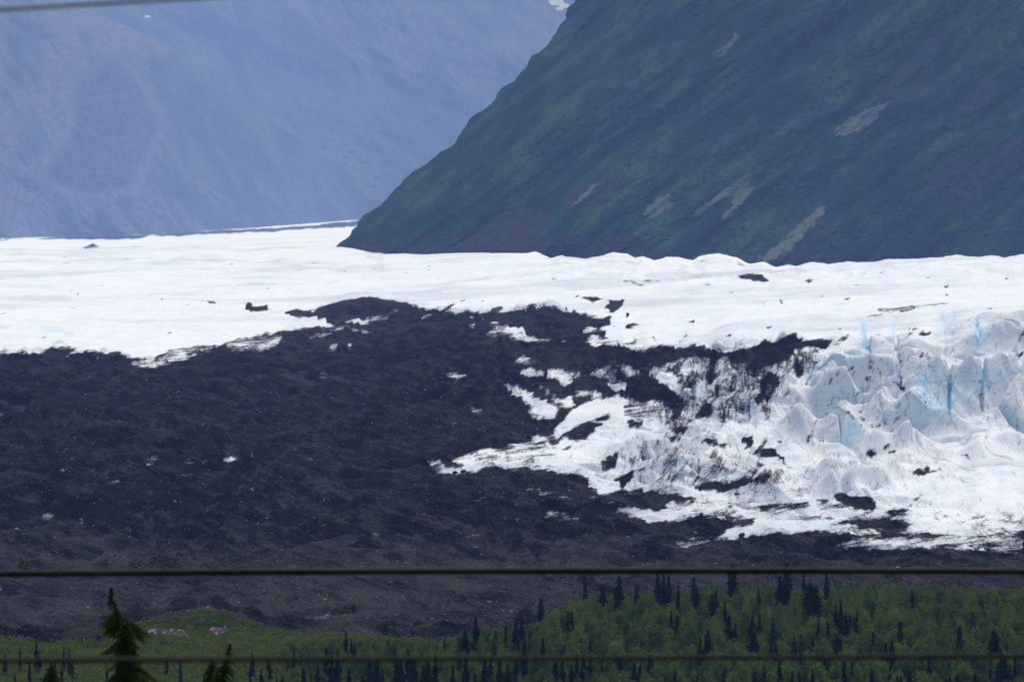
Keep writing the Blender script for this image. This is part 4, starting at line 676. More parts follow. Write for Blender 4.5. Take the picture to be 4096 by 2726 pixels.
def tube(pts, rad, n=7):
    pts = np.array(pts, float); V_, F_ = [], []
    for i, p in enumerate(pts):
        t = pts[min(i + 1, len(pts) - 1)] - pts[max(i - 1, 0)]; t /= np.linalg.norm(t) + 1e-9
        a = np.cross(t, [0.3, 1, 0.1]); a /= np.linalg.norm(a); b = np.cross(t, a)
        for k in range(n): an = 2 * pi * k / n; V_.append(p + (a * cos(an) + b * sin(an)) * rad[i])
    for i in range(len(pts) - 1):
        for k in range(n): F_.append((i * n + k, i * n + (k + 1) % n, (i + 1) * n + (k + 1) % n, (i + 1) * n + k))
    return np.array(V_), np.array(F_)
def join(parts):
    V_, F_, n = [], [], 0
    for v, f in parts: V_.append(v); F_.append(f + n); n += len(v)
    return np.concatenate(V_), np.concatenate(F_)
def spruce_parts(Ht, R, r, style=0, needle=0.17, dens=1.0, curve=0.0):
    tr = [(curve * sin(t * 3), 0, t * Ht) for t in np.linspace(-0.03, 1, 9)]
    trunk = tube(tr, [0.10 * Ht / 12 * (1 - .93 * t) + 0.01 for t in np.linspace(0, 1, 9)])
    cs, as_, bs = [], [], []; z = 0.06 * Ht
    bulge = r.uniform(0.6, 1.4, 14)
    while z < Ht * 0.995:
        t = z / Ht; rr = R * (1 - t) ** 0.55 * np.interp(t, np.linspace(0, 1, 14), bulge) + 0.05
        if style == 1 and t > 0.80: rr = R * 0.42 * (1.02 - abs(t - 0.9) * 6)      # club-shaped top
        if style == 2: rr = R * 0.72 * (1.05 - t) ** 0.4 * np.interp(t, np.linspace(0, 1, 14), bulge)
        rr = max(rr, 0.07)
        nb = max(3, int(r.integers(4, 7) * dens)); a0 = r.random() * 6.28
        for k in range(nb):
            an = a0 + k * 6.28 / nb + r.normal() * .3; ln = rr * r.uniform(0.6, 1.15); m_ = max(2, int(ln / needle * 1.5))
            tt = (np.arange(m_) + r.random(m_)) / m_; rad = tt * ln
            p = np.stack([np.cos(an) * rad + curve * sin(t * 3), np.sin(an) * rad, z - 0.42 * rad + 0.2 * rad * tt + r.normal(size=m_) * .04], 1)
            d = np.array([cos(an), sin(an), -0.35]); d /= np.linalg.norm(d); sd_ = np.array([-sin(an), cos(an), 0.0])
            s = needle * (0.8 + .5 * r.random((m_, 1))); cs.append(p); as_.append(d[None] * s); tw = r.normal(size=(m_, 1)) * .5
            bs.append((sd_[None] * np.cos(tw) + np.array([[0, 0, 1.0]]) * np.sin(tw)) * s * 0.7 * (1.25 - tt[:, None] * .6))
            h_ = p.copy(); h_[:, 2] -= needle * .5; cs.append(h_); as_.append(d[None] * s * .8); bs.append(np.array([[0, 0, 1.0]]) * s * .6)
        z += Ht * 0.022 * r.uniform(0.7, 1.3)
    cs.append(np.array([[0, 0, Ht]])); as_.append(np.array([[0, 0, .3]])); bs.append(np.array([[.05, 0, 0]]))
    return trunk, quads(np.concatenate(cs), np.concatenate(as_), np.concatenate(bs))
def birch_points(Ht, R, r, nshoot=16, per=60):
    P_ = []
    for k in range(nshoot):
        an = r.random() * 6.28; rad = R * math.sqrt(r.random()) * 0.85; top = Ht * (1 - 0.42 * (rad / R) ** 1.3 * r.uniform(.6, 1.2)) * r.uniform(.92, 1.0); lo = Ht * r.uniform(.12, .35)
        t = r.random(per) ** 0.9; z = lo + (top - lo) * t; wdt = (0.10 + 0.55 * np.sqrt(np.clip(1 - t, 0, 1)) * np.clip(t * 4, .3, 1)) * R * 0.55
        P_.append(np.stack([cos(an) * rad * (0.55 + .45 * t) + r.normal(size=per) * wdt, sin(an) * rad * (.55 + .45 * t) + r.normal(size=per) * wdt, z + r.normal(size=per) * .15], 1))
    return np.concatenate(P_)
def birch_parts(Ht, R, r, nshoot=16, per=60, leaf=0.15):
    tp = [(.1 * sin(t * 5), .1 * cos(t * 4), t * Ht * .9) for t in np.linspace(-.03, 1, 6)]; parts = [tube(tp, [.09 * (1 - .85 * t) for t in np.linspace(0, 1, 6)], 6)]
    for k in range(7):
        z = Ht * r.uniform(.25, .65); an = r.random() * 6.28; l = R * r.uniform(.5, .9)
        parts.append(tube([(0, 0, z), (cos(an) * l * .5, sin(an) * l * .5, z + l * .7), (cos(an) * l * .8, sin(an) * l * .8, z + l * 1.7)], [.04, .025, .01], 5))
    return join(parts), leaf_cloud(birch_points(Ht, R, r, nshoot, per), leaf, r)
def make_tree(name, parts, matt, matc, child="crown"):
    root = empty(name, (0, 0, 0)); (tv, tf), (cv_, cf) = parts
    mesh_np("trunk", tv, tf, matt, root); mesh_np(child, cv_, cf, matc, root, smooth=False); return root
def copy_tree(o):
    c = o.copy(); C.objects.link(c)
    for ch in o.children:
        d = ch.copy(); C.objects.link(d); d.parent = c
    return c
protos = {}
def place(kind, mk, loc, sc_h, rz, label, cat, group, base=1.0, tilt=0.0, sw=None):
    o = protos.get(kind)
    if o is None: protos[kind] = o = mk()
    else: o = copy_tree(o)
    o.location = loc; o.rotation_euler = (tilt, tilt * .5, rz); s = sc_h / base; o.scale = ((sw or s), (sw or s), s)
    tag(o, label, cat, group); return o
rs = random.Random(3)
mkS = lambda st, sd_, R: (lambda: make_tree("spruce_tree", spruce_parts(12.0, R * 1.2, np.random.default_rng(sd_), st), BARK, SPR))
mkB = lambda sd_, R: (lambda: make_tree("birch_tree", birch_parts(9.0, R, np.random.default_rng(sd_)), PALE, BIR))
spr_kinds = {'a': ("sa", mkS(0, 11, 1.25)), 'b': ("sb", mkS(0, 12, 0.95)), 'c': ("sc", mkS(1, 13, 1.7)), 'n': ("sn", mkS(2, 14, 0.95)), 'w': ("sw", mkS(0, 15, 1.75))}
G1 = "dark spruces standing out above the birches"
sky_spruces = [
 (2340, 2298, 12, 'n', "thin dark spruce standing alone above the left shoulder of the birch wood"),
 (2410, 2334, 12, 'c', "broad dark spruce with a knobbly top just left of the club-topped one"),
 (2476, 2299, 15, 'c', "thick club-topped dark spruce rising just under the middle cable"),
 (2546, 2336, 10, 'b', "short slim spruce between the club-topped spruce and the trio of spruces"),
 (2632, 2288, 14, 'a', "first of three dark spruces standing close together under the middle cable"),
 (2655, 2287, 15, 'b', "tall spruce in the middle of the trio under the middle cable"),
 (2675, 2290, 14, 'b', "third spruce of the trio, on the side away from the club-topped spruce"),
 (2713, 2334, 14, 'n', "long narrow spruce directly beside the trio of spruces"),
 (2775, 2306, 14, 'n', "column-like spruce with a taller twin shoot, in the middle of the skyline"),
 (2788, 2342, 13, 'a', "spruce leaning against the lower side of the column-like spruce"),
 (2849, 2370, 12, 'a', "stout dark spruce left of the tallest wire-crossing spruce, shorter of a pair"),
 (2864, 2350, 13, 'b', "taller partner of the stout dark spruce pair"),
 (2930, 2245, 17, 'w', "broad spruce whose tip pokes above the middle cable"),
 (3034, 2342, 11, 'b', "slim spruce half hidden in birches between the two wire-crossing spruces"),
 (3119, 2298, 14, 'a', "dark spruce touching the very tall one that crosses the middle cable"),
 (3146, 2243, 18, 'a', "tallest slender spruce with its tip above the middle cable"),
 (3215, 2291, 13, 'n', "narrow spruce between the tallest spruce and the heavy dark pair"),
 (3242, 2321, 18, 'w', "heavy dark spruce, bigger of the massive pair in the wood"),
 (3263, 2334, 17, 'w', "smaller spruce of the massive dark pair in the wood"),
 (3306, 2281, 14, 'b', "last dark spruce on the skyline, its tip hidden by the middle cable"),
 (3363, 2395, 14, 'b', "thin spruce in front of the birches just past the last skyline spruce"),
 (3344, 2418, 11, 'n', "small dark spruce crowded against a thin taller spruce in the birches"),
 (3648, 2352, 9, 'b', "small faint spruce alone among the birches of the plain right half of the wood"),
 (3977, 2512, 14, 'w', "solitary broad spruce near the right edge crossing the lowest cable"),
 (2164, 2387, 13, 'a', "dark spruce at the left end of the birch wood, tallest there"),
 (1903, 2459, 12, 'a', "spruce standing clear against the moraine near the thin left end of the wood"),
 (2064, 2461, 12, 'b', "left one of two touching spruces beside the wood's left end"),
 (2087, 2457, 12, 'a', "right one of two touching spruces beside the wood's left end"),
 (1861, 2513, 9, 'c', "squat bushy spruce next to the one standing clear against the moraine"),
 (2024, 2496, 7, 'n', "little spruce spike between the squat bushy spruce and the touching pair"),
 (1384, 2513, 10, 'b', "tall lone spruce above the low brush between the green mound and the wood"),
 (1405, 2550, 6, 'n', "tiny spruce just beside the tall lone spruce over the brush, nearer one"),
 (1419, 2555, 6, 'n', "tiny spruce beside the tall lone spruce over the brush, farther one"),
 (1779, 2541, 5, 'n', "very short dark spruce at the edge of bare moraine and brush"),
 (145, 2562, 8, 'b', "best-formed small spruce in the brush near the left edge"),
 (80, 2583, 7, 'n', "thin small spruce in the brush, closest to the left edge"),
 (255, 2582, 7, 'n', "left one of twin thin spruces just beside the big near spruce"),
 (276, 2584, 8, 'b', "right one of twin thin spruces just beside the big near spruce"),
 (2323, 2546, 9, 'n', "slim young spruce spike in front of the bright birches above the lowest cable"),
 (2832, 2508, 13, 'b', "dark spruce that the lowest cable crosses, below the stout pair"),
 (2917, 2455, 12, 'a', "spruce in mid wood directly below the broad cable-topping spruce"),
 (3015, 2520, 12, 'w', "wide bushy spruce low in the wood, crossed by the lowest cable"),
 (2900, 2400, 12, 'n', "hidden thin spruce tucked behind the mid wood spruce"),
]
spr_uv = []
for (u, v, Ht, k, lab) in sky_spruces:
    clr = (u, v, 26 if k == "w" else 16, 100 if Ht > 13 else 70)
    a_, b_ = ray(u, v); Y = 1150.0
    for _ in range(12):
        z = floor_z(a_ * Y, Y) + Ht; Y = max(905.0, min(1500.0, Y * (z / (b_ * Y)))) if z < 0 else Y
    x = a_ * Y; kk, mk = spr_kinds[k]; spr_uv.append((*clr, Y))
    place(kk, mk, (x, Y, floor_z(x, Y) - .1), Ht, rs.random() * 6.28, lab, "spruce tree", G1, 12.0, sw=Ht / 12.0 * rs.uniform(.9, 1.15))
low = [1305, 1578, 1632, 1742, 2099, 2171, 1900, 1352, 1450, 1270, 1597, 1695, 1812, 1854, 2031, 2220, 2143, 2336, 2361, 2410, 3057, 3170, 2225, 2285, 3198, 3119, 3605, 3639, 3482, 3716, 3380, 3359, 722, 1000, 1050, 1080, 3590, 3020, 2560, 2600, 2700, 2790, 3250, 3300, 3560, 3800, 3830, 3900, 4020, 4060, 3995, 2480, 1130, 1175, 1215, 20, 60, 118, 2250, 1500, 1530, 1940, 2000, 3965, 3990] + [rs.uniform(2250, 4080) for _ in range(46)] + [rs.uniform(1300, 2250) for _ in range(22)] + [rs.uniform(10, 1250) for _ in range(14)]
lowv = {1305: 2583, 1578: 2583, 1632: 2592, 1742: 2606, 2099: 2545, 2171: 2545, 3359: 2545, 722: 2637}
for u in low:
    v = lowv.get(u, rs.uniform(2600, 2700) if isinstance(u, int) or u < 2250 else rs.uniform(2430, 2690)); Ht = rs.uniform(8, 13) if u > 1200 else rs.uniform(5, 8); a_, b_ = ray(u, v); Y = 1040.0
    for _ in range(12):
        z = floor_z(a_ * Y, Y) + Ht; Y = max(905.0, min(1400.0, Y * (z / (b_ * Y))))
    x = a_ * Y; kk, mk = spr_kinds[rs.choice('abnab')]
    if u < 1250: lab, gp = "small dark spruce in the low brush at the lowest cable, left of the wood", "small spruces in the low brush"
    elif u < 2300: lab, gp = "slender dark spruce in the thin left end of the wood, at the lowest cable", "slender spruces at the lowest cable"
    else: lab, gp = "dark spruce among the full birches, its top well below the moraine", "spruces low in the birch wood"
    spr_uv.append((u, v, 14, 60, Y))
    place(kk, mk, (x, Y, floor_z(x, Y) - .1), Ht, rs.random() * 6.28, lab, "spruce tree", gp, 12.0, sw=Ht / 12.0 * rs.uniform(.85, 1.25))
# grey dead spruce
def snag():
    root = empty("dead_spruce", (0, 0, 0)); r = np.random.default_rng(5); parts = []
    mesh_np("trunk", *tube([(0, 0, -.2), (.05, 0, 3), (0, .1, 6), (.1, 0, 8.5)], [.14, .11, .07, .02]), plain("grey_wood", (.10, .10, .105), (.06, .06, .065), 3), root)
    for k in range(46):
        z = 1.5 + 6.5 * k / 46; an = r.random() * 6.28; l = .9 * (1 - z / 9.5) + .15; parts.append(tube([(0, 0, z), (cos(an) * l, sin(an) * l, z - .25 * l)], [.02, .006], 4))
    mesh_np("dead_branches", *join(parts), bpy.data.materials["grey_wood"], root); return root
a_, b_ = ray(2697, 2660); sn_o = snag(); Ysn = 1022.0; sn_o.location = (a_ * Ysn, Ysn, floor_z(a_ * Ysn, Ysn)); zt = b_ * Ysn - sn_o.location[2]; sn_o.scale = (zt / 8.5,) * 3
tag(sn_o, "bare grey dead spruce in the birch wood just below the lowest cable", "dead tree")
print("spruces", time.time() - T0)
# birches
canopy = [(1100, 2575), (1200, 2550), (1500, 2548), (1780, 2545), (1850, 2515), (2000, 2500), (2120, 2480), (2200, 2445), (2280, 2392), (2360, 2380), (2560, 2360), (2700, 2345), (2900, 2325), (3200, 2330), (3500, 2318), (3700, 2325), (3900, 2340), (4096, 2345), (4700, 2340)]
trees = []; sp = 4.9; Y = 962.0
while Y < 1330:
    x = -75 - 0 * Y
    half = Y * 0.158
    for i in range(int(2 * half / sp)):
        x = -half + i * sp + rs.uniform(-1.9, 1.9); yy = Y + rs.uniform(-2.2, 2.2); u = 2048 + FPX * x / yy
        if u < 1130 or u > 4650: continue
        vc = float(np.interp(u, [a for a, b in canopy], [b for a, b in canopy])); z = floor_z(x, yy)
        Hm = z - ray(u, vc)[1] * yy                       # height at which the crown would meet the canopy line (negative z)
        Hmax = ray(u, vc)[1] * yy - z
        Ht = rs.uniform(6.5, 12.0) if u > 2150 else rs.uniform(4.0, 7.8)
        if Hmax < 3.0: continue
        Ht = min(Ht, Hmax * rs.uniform(.86, 1.05))
        for (us, vs0, hw, show, Ys) in spr_uv:
            if yy < Ys and abs(u - us) < hw + 8: Ht = min(Ht, ray(u, vs0 + show * rs.uniform(.8, 1.25))[1] * yy - z)
        if Ht < 2.5: continue
        trees.append((x, yy, z, Ht))
    Y += sp * 1.05
trees = [t for t in trees if pix(t[0], t[1], t[2] + t[3])[1] < 2740 and -60 < pix(*t[:3])[0] < 4160]
trees.sort(key=lambda t: t[1])
bk = [("b%d" % i, mkB(30 + i, 1.45 + .2 * (i % 3))) for i in range(6)]
nearest = trees[:300]; rest = trees[300:]
print("birches", len(trees))
for (x, y, z, Ht) in nearest:
    u = pix(x, y, z)[0]; kk, mk = bk[rs.randrange(6)]
    if u < 1700: lab, gp = "young birch low in the picture between the brush and the wood's thin left end", "young birches at the left end"
    elif u < 2400: lab, gp = "leafy birch in the lowest row of the wood, below the squat and touching spruces", "birches below the left end spruces"
    elif u < 3100: lab, gp = "pale green birch in the lowest row of the wood, around the dead grey spruce", "birches around the dead spruce"
    elif u < 3600: lab, gp = "leafy birch in the lowest row, beneath the massive dark spruce pair", "birches beneath the massive spruces"
    else: lab, gp = "dull green birch in the lowest row, around the solitary broad spruce", "birches around the solitary spruce"
    place(kk, mk, (x, y, z - .1), Ht, rs.random() * 6.28, lab, "birch tree", gp, 9.0, sw=Ht / 9.0 * rs.uniform(.85, 1.25))
cl = [leaf_cloud(birch_points(9.0, 1.6, np.random.default_rng(60 + i), 12, 52), 0.17, np.random.default_rng(80 + i)) for i in range(8)]
tk = tube([(0, 0, -.3), (.1, 0, 5), (0, .1, 8)], [.09, .06, .02], 4)
tint = []; vs_, fs_, n_ = [], [], 0; tv_, tf_, tn_ = [], [], 0
for (x, y, z, Ht) in rest:
    v_, f_ = cl[rs.randrange(8)]; an = rs.random() * 6.28; s = Ht / 9.0; sw = s * rs.uniform(.85, 1.3); R_ = np.array([[cos(an), -sin(an), 0], [sin(an), cos(an), 0], [0, 0, 1]])
    q = (v_ @ R_.T) * [sw, sw, s] + [x, y, z]; vs_.append(q); fs_.append(f_ + n_); n_ += len(q); tint.append(np.full(len(q), rs.random()))
    q = tk[0] * s + [x, y, z]; tv_.append(q); tf_.append(tk[1] + tn_); tn_ += len(q)
wd = mesh_np("birch_woods", np.concatenate(vs_ + tv_), np.concatenate(fs_ + [f + n_ for f in tf_]), BIRW, smooth=False, attrs=dict(tint=np.concatenate(tint + [np.zeros(tn_)]))); wd.data.materials.append(PALE)
mi = np.zeros(len(wd.data.polygons), np.int32); mi[sum(len(f) for f in fs_):] = 1; wd.data.polygons.foreach_set("material_index", mi)
tag(wd, kind="stuff", label="dense green birch wood behind the nearest row, reaching the moraine", cat="woods")
# low brush
pts, szs = [], []
rb = np.random.default_rng(17)
idx = np.argwhere((vegS_ := look(vegS, Ug, Vg)) > 0.55)
idx = idx[(Vg[idx[:, 0], idx[:, 1]] > 2380)]
keep = rb.choice(len(idx), 6500, replace=False); idx = idx[keep]
for j, i in idx:
    if rk_a[j, i] > .45 and rb.random() < .8: continue
    u_, v_ = Ug[j, i], Vg[j, i]
    if u_ > 2300: continue
    hgt = rb.uniform(.5, 1.5) if v_ < 2560 else rb.uniform(.9, 2.9); n = int(16 + 14 * hgt)
    c0 = np.array([Xg[j, i], Yg[j, i], Zg[j, i]])
    d = rb.normal(size=(n, 3)) * [.9, .9, .35] * hgt * .6; d[:, 2] = np.abs(d[:, 2]) + rb.random(n) * hgt * .6; pts.append(c0 + d)
bv, bf = leaf_cloud(np.concatenate(pts), 0.20, rb)
tag(mesh_np("brush", bv, bf, BRU, smooth=False), kind="stuff", label="low green brush covering the mound and the flats beside it", cat="brush")
print("brush", time.time() - T0)

# ------------------------------------------------------------------ near spruces on the hillside
def near_spruce(name, axis, widths, Yt, seed, label, dens=1.0, cones=True):
    """axis: (u, v) down the stem, widths: (v, left u, right u)"""
    r = np.random.default_rng(seed); k = Yt / FPX
    ax_ = [at(u, v, Yt) for u, v in axis]; base = ax_[-1]; gz = float(np.interp(Yt, hy, hz)); foot = (base[0] + .1, Yt, gz)
    root = empty(name, foot); off = np.array(foot)
    pts_ = [np.array(p) - off for p in ax_] + [np.array([.02, 0, -.2])]
    mesh_np("trunk", *tube(pts_, list(np.linspace(.006, .05, len(ax_))) + [.11], 8), BARK, root)
    wv = [w_[0] for w_ in widths]; wl = [w_[1] for w_ in widths]; wr = [w_[2] for w_ in widths]; av = [a[1] for a in axis]; au = [a[0] for a in axis]
    cs, as_, bs, cn = [], [], [], []; vv = axis[0][1]
    vend = widths[-1][0]
    def needles(p, dirs, size, n):
        q = np.repeat(p, n, 0) + r.normal(size=(len(p) * n, 3)) * .003; dd = rand_dirs(len(q), r) * .8 + np.repeat(dirs, n, 0); dd /= np.linalg.norm(dd, axis=1, keepdims=True)
        s_ = size * (.7 + .6 * r.random((len(q), 1))); e = np.cross(dd, rand_dirs(len(q), r)); e /= np.linalg.norm(e, axis=1, keepdims=True) + 1e-9
        cs.append(q + dd * s_); as_.append(dd * s_); bs.append(e * s_ * .16)
    while vv < vend:
        uc = np.interp(vv, av, au); lft = uc - np.interp(vv, wv, wl); rgt = np.interp(vv, wv, wr) - uc
        x0, y0, z0 = at(uc, vv, Yt)
        for q in range(int(r.integers(4, 6) * dens)):
            an = r.random() * 6.28; side = abs(cos(an)); hw = (rgt if cos(an) > 0 else lft) * k
            ln = hw * r.uniform(.35, 1.35) if side > .5 else (lft + rgt) * .5 * k * r.uniform(.5, .95); ln = max(ln, .012)
            m_ = max(4, int(ln / .010)); tt = (np.arange(m_) + r.random(m_)) / m_; rad = tt * ln; zj = r.normal() * .02
            p = np.stack([x0 + np.cos(an) * rad, y0 + np.sin(an) * rad, z0 + zj + .12 * ln * np.sin(tt * 3) - .38 * ln * tt ** 1.6], 1)
            d_ = np.array([[cos(an) * .8, sin(an) * .8, -.15]]); needles(p, np.repeat(d_, m_, 0), .011, 7)
            if ln > .07:
                for tw in range(int(ln / .035)):
                    t0 = r.uniform(.3, 1.0); c0 = np.array([x0 + cos(an) * ln * t0, y0 + sin(an) * ln * t0, z0 + zj - .38 * ln * t0 ** 1.6]); a2 = an + r.choice([-1, 1]) * r.uniform(.5, 1.1); l2 = ln * r.uniform(.2, .4)
                    n2 = max(3, int(l2 / .010)); t2 = np.arange(n2)[:, None] / n2; dv = np.array([[cos(a2), sin(a2), -r.uniform(.2, .9)]]); pp = c0 + dv * l2 * t2; needles(pp, np.repeat(dv * .7, n2, 0), .010, 6)
            if cones and vv > widths[min(8, len(widths) - 2)][0] and r.random() < .4:
                j = r.integers(m_ // 2, m_); cn.append(p[j] + [0, 0, -.012])
        vv += r.uniform(3.0, 6.5) / (k / .0045)
    v_, f_ = quads(np.concatenate(cs) - off, np.concatenate(as_), np.concatenate(bs)); nf = len(f_)
    if cn: v_, f_ = join([(v_, f_)] + [tube([c - off, c - off + [0, 0, -.012], c - off + [.002, 0, -.032], c - off + [.004, 0, -.05]], [.003, .009, .008, .002], 6) for c in cn])
    o = mesh_np("crown", v_, f_, NEAR, root, smooth=False); o.data.materials.append(CONE); mi_ = np.zeros(len(f_), np.int32); mi_[nf:] = 1; o.data.polygons.foreach_set("material_index", mi_)
    return tag(root, label, "spruce tree")
T6 = cr((300, 2300), 700 / 2356.0)
near_spruce("spruce_tree", T6((488,180),(490,260),(500,350),(540,430),(590,520),(620,620),(660,750),(680,860),(680,980),(700,1100),(740,1300),(760,1434)) + [(530, 2740), (535, 2830)],
  [(2353,443,446),(2362,436,452),(2385,432,456),(2408,432,458),(2418,440,462),(2440,456,474),(2448,446,480),(2462,422,492),(2475,420,510),(2485,424,560),(2500,428,572),(2520,440,568),(2540,462,552),(2552,462,536),(2568,428,540),(2590,426,536),(2600,430,545),(2612,465,578),(2625,470,555),(2645,455,560),(2670,445,600),(2700,436,612),(2740,425,625),(2830,400,640)],
  66.0, 401, "near dark spruce with a crooked bare-necked top and brown cones, left foreground", 1.3)
near_spruce("spruce_tree", T6((2090,930),(2085,1000),(2070,1100),(2040,1200),(2000,1320),(1960,1434)) + [(880, 2745), (880, 2830)],
  [(2576,920,922),(2590,908,930),(2610,898,934),(2625,905,925),(2640,885,935),(2655,865,938),(2680,855,930),(2710,845,925),(2740,830,930),(2830,820,940)], 74.0, 402, "second near dark spruce, only its narrow tip and shoulder above the bottom edge", 1.2)
near_spruce("spruce_tree", T6((1850,1150),(1840,1250),(1830,1434)) + [(840, 2830)], [(2638,846,852),(2650,828,868),(2680,822,870),(2710,815,870),(2830,805,880)], 75.5, 403, "blunt bushy near spruce touching the second one, in the bottom foreground", 1.2)
near_spruce("spruce_tree", [(207, 2655), (207, 2700), (207, 2830)], [(2655,206,208),(2675,192,222),(2690,178,232),(2726,170,240),(2830,150,260)], 78.0, 404, "smallest near spruce, its tip barely above the bottom edge left of the crooked one", 1.2)
print("near trees", time.time() - T0)

# ------------------------------------------------------------------ cables
CAB = plain("cable_sheath", (0.030, 0.032, 0.026), (0.018, 0.02, 0.016), 2, 0.6); CAB2 = plain("reddish_cable", (0.16, 0.10, 0.10), (0.10, 0.09, 0.085), 2, 0.5)
def cable(pts, Yc, rad, mat, label):
    """pts: photo points in frame; the wire goes on to either side with the same sag"""
    us = [p[0] for p in pts]; W_ = [at(u, v, Yc + (u - 2048) * 0.0006) for u, v in pts]; z = np.polyfit([p[0] for p in W_], [p[2] for p in W_], 2); y = np.polyfit([p[0] for p in W_], [p[1] for p in W_], 1)
    xs = np.linspace(-36, 36, 241); zz = np.polyval(z, xs)
    zs = np.clip(z[0], -.004, .02); x1, x2 = W_[0][0], W_[-1][0]
    zz = np.where(xs < x1, np.polyval(z, x1) + (xs - x1) * np.polyval(np.polyder(z), x1), np.where(xs > x2, np.polyval(z, x2) + (xs - x2) * np.polyval(np.polyder(z), x2), zz))
    o = mesh_np("overhead_cable", *tube([(a, np.polyval(y, a), b) for a, b in zip(xs, zz)], [rad] * len(xs), 12), mat); return tag(o, label, "cable")
cable([(0, 2296), (700, 2288), (1400, 2283), (2100, 2281), (2800, 2280), (3400, 2281), (4096, 2286)], 24.0, .0195, CAB, "thick dark cable crossing in front of the lower moraine and spruce tips")
cable([(0, 2647), (700, 2638), (1400, 2630), (2100, 2625), (2800, 2622), (3400, 2624), (4096, 2630)], 14.0, .0088, CAB, "lowest thin dark cable crossing in front of the birch wood and brush")
cable([(-50, 42), (200, 27), (400, 15), (650, 1)], 14.0, .0058, CAB2, "faint reddish grey cable slanting across the top left corner")

# ------------------------------------------------------------------ boulders
def rock_mesh(r, sx, sy, sz, sub=3, jag=.3):
    bm = bmesh.new(); bmesh.ops.create_icosphere(bm, subdivisions=sub, radius=1)
    planes = [(mathutils.Vector(d), r.uniform(.55, .9)) for d in rand_dirs(9, r)]
    for v in bm.verts:
        c = v.co.copy()
        for d, h in planes:
            k = c.dot(d)
            if k > h: c -= d * (k - h)
        c *= 1 + .06 * r.normal(); v.co = (c.x * sx, c.y * sy, c.z * sz)
    me = bpy.data.meshes.new("boulder"); bm.to_mesh(me); bm.free(); return me
RD = plain("dark_boulder", (.035, .035, .034), (.02, .02, .02), 1.2, .9, .5, .2); RP = plain("pale_boulder", (.34, .32, .29), (.2, .19, .175), 1.5, .9, .5, .2); RT = plain("tan_boulder", (.26, .18, .12), (.08, .07, .06), .9, .9, .5, .2); RG = plain("grey_boulder", (.13, .125, .12), (.08, .08, .078), 1.2, .9, .5, .2)
boul = [(2917, 2080, 36, 22, RT, "biggest tan boulder with a dark underside, on the ice edge"), (2880, 2085, 20, 14, RD, "dark rounded boulder touching the left of the biggest tan boulder"), (2807, 2059, 15, 13, RD, "small black boulder perched on white ice uphill of the tan boulder"),
 (2971, 2142, 24, 14, RD, "dark slanting slab on the ice rim directly above the walking person"), (2641, 2226, 28, 18, RD, "black pointed boulder on grey gravel just above the middle cable"), (3380, 2200, 24, 12, RT, "orange-brown boulder below the streaky white ice"), (3349, 2216, 30, 18, RD, "dark pyramid-shaped rock beside the orange-brown boulder"),
 (354, 2429, 16, 8, RP, "bright white boulder at the foot of a dark bank, left part"), (292, 2446, 19, 12, RG, "pale grey boulder next to the bright white one"), (1503, 2139, 28, 16, RP, "large pale erratic boulder alone on the middle moraine"), (1904, 2198, 30, 13, RG, "low flat dark grey boulder above the middle cable, centre"),
 (2103, 2219, 14, 10, RT, "small tan boulder right of the flat grey one"), (2200, 2308, 20, 13, RT, "tan boulder just under the middle cable, left of the club-topped spruce"), (1959, 2410, 20, 9, RP, "pale flat-topped boulder above the spruce standing clear"), (2045, 2446, 14, 10, RP, "small white slab on a dark slope, behind the touching spruces"),
 (835, 2430, 14, 8, RP, "pale boulder just behind the crest of the green mound"), (330, 2094, 13, 8, RP, "small pale boulder on the left moraine above the middle cable"), (1825, 1892, 22, 11, RD, "dark boulder under the tip of the long white ice tongue"), (1857, 1889, 25, 13, RG, "grey boulder just right of the dark one under the ice tongue"), (2115, 1749, 18, 11, RD, "dark boulder at the left tip of the small detached white patch"),
 (2151, 1714, 20, 9, RG, "flat greyish boulder on dark debris above the small detached white patch"), (1890, 1802, 16, 12, RD, "dark boulder on the upper edge of the long white ice tongue"), (1185, 1800, 12, 7, RP, "small pale boulder high on the dark middle moraine"), (700, 2010, 14, 8, RP, "pale boulder on the left moraine halfway between ice and cable")]
for i, (u, v, wp, hp, mt, lab) in enumerate(boul):
    x, y, z = ground_at(u, v); k = y / FPX; r = np.random.default_rng(500 + i)
    me = rock_mesh(r, wp * k * .55, wp * k * .5, hp * k * .75); me.materials.append(mt)
    o = bpy.data.objects.new("boulder", me); C.objects.link(o); o.location = (x, y, z + hp * k * .25); o.rotation_euler = (0, r.uniform(-.25, .25), r.uniform(0, .6)); tag(o, lab, "boulder", "single boulders on the moraine")
# loose stones strewn over the moraine
rr_ = np.random.default_rng(23); stv, stf, ns = [], [], 0
base = []
for q in range(5):
    me = rock_mesh(rr_, 1, .9, .65, 1); v_ = np.array([vv.co[:] for vv in me.vertices]); f_ = np.array([p.vertices[:] for p in me.polygons]); base.append((v_, f_)); bpy.data.meshes.remove(me)
cand = np.argwhere((deb_a[:NV] > .85) & (veg_a[:NV] < .3) & (Vg > 1500)); cand = cand[rr_.choice(len(cand), 22000, replace=False)]
for j, i in cand:
    v_, f_ = base[rr_.integers(5)]; s = .16 + .34 * rr_.random() ** 3 + .8 * (rr_.random() > .992); s *= Yg[j, i] / 1500
    stv.append(v_ * s + [Xg[j, i] + rr_.normal() * .8, Yg[j, i], Zg[j, i] + .1 * s]); stf.append(f_ + ns); ns += len(v_)
ST = M("loose_stone", .9); gi = ST.n("ShaderNodeNewGeometry").outputs["Random Per Island"]
ST.col(ST.mix(ST.ramp(gi, .55, 1.0), (.07, .064, .06), (.32, .29, .25)))
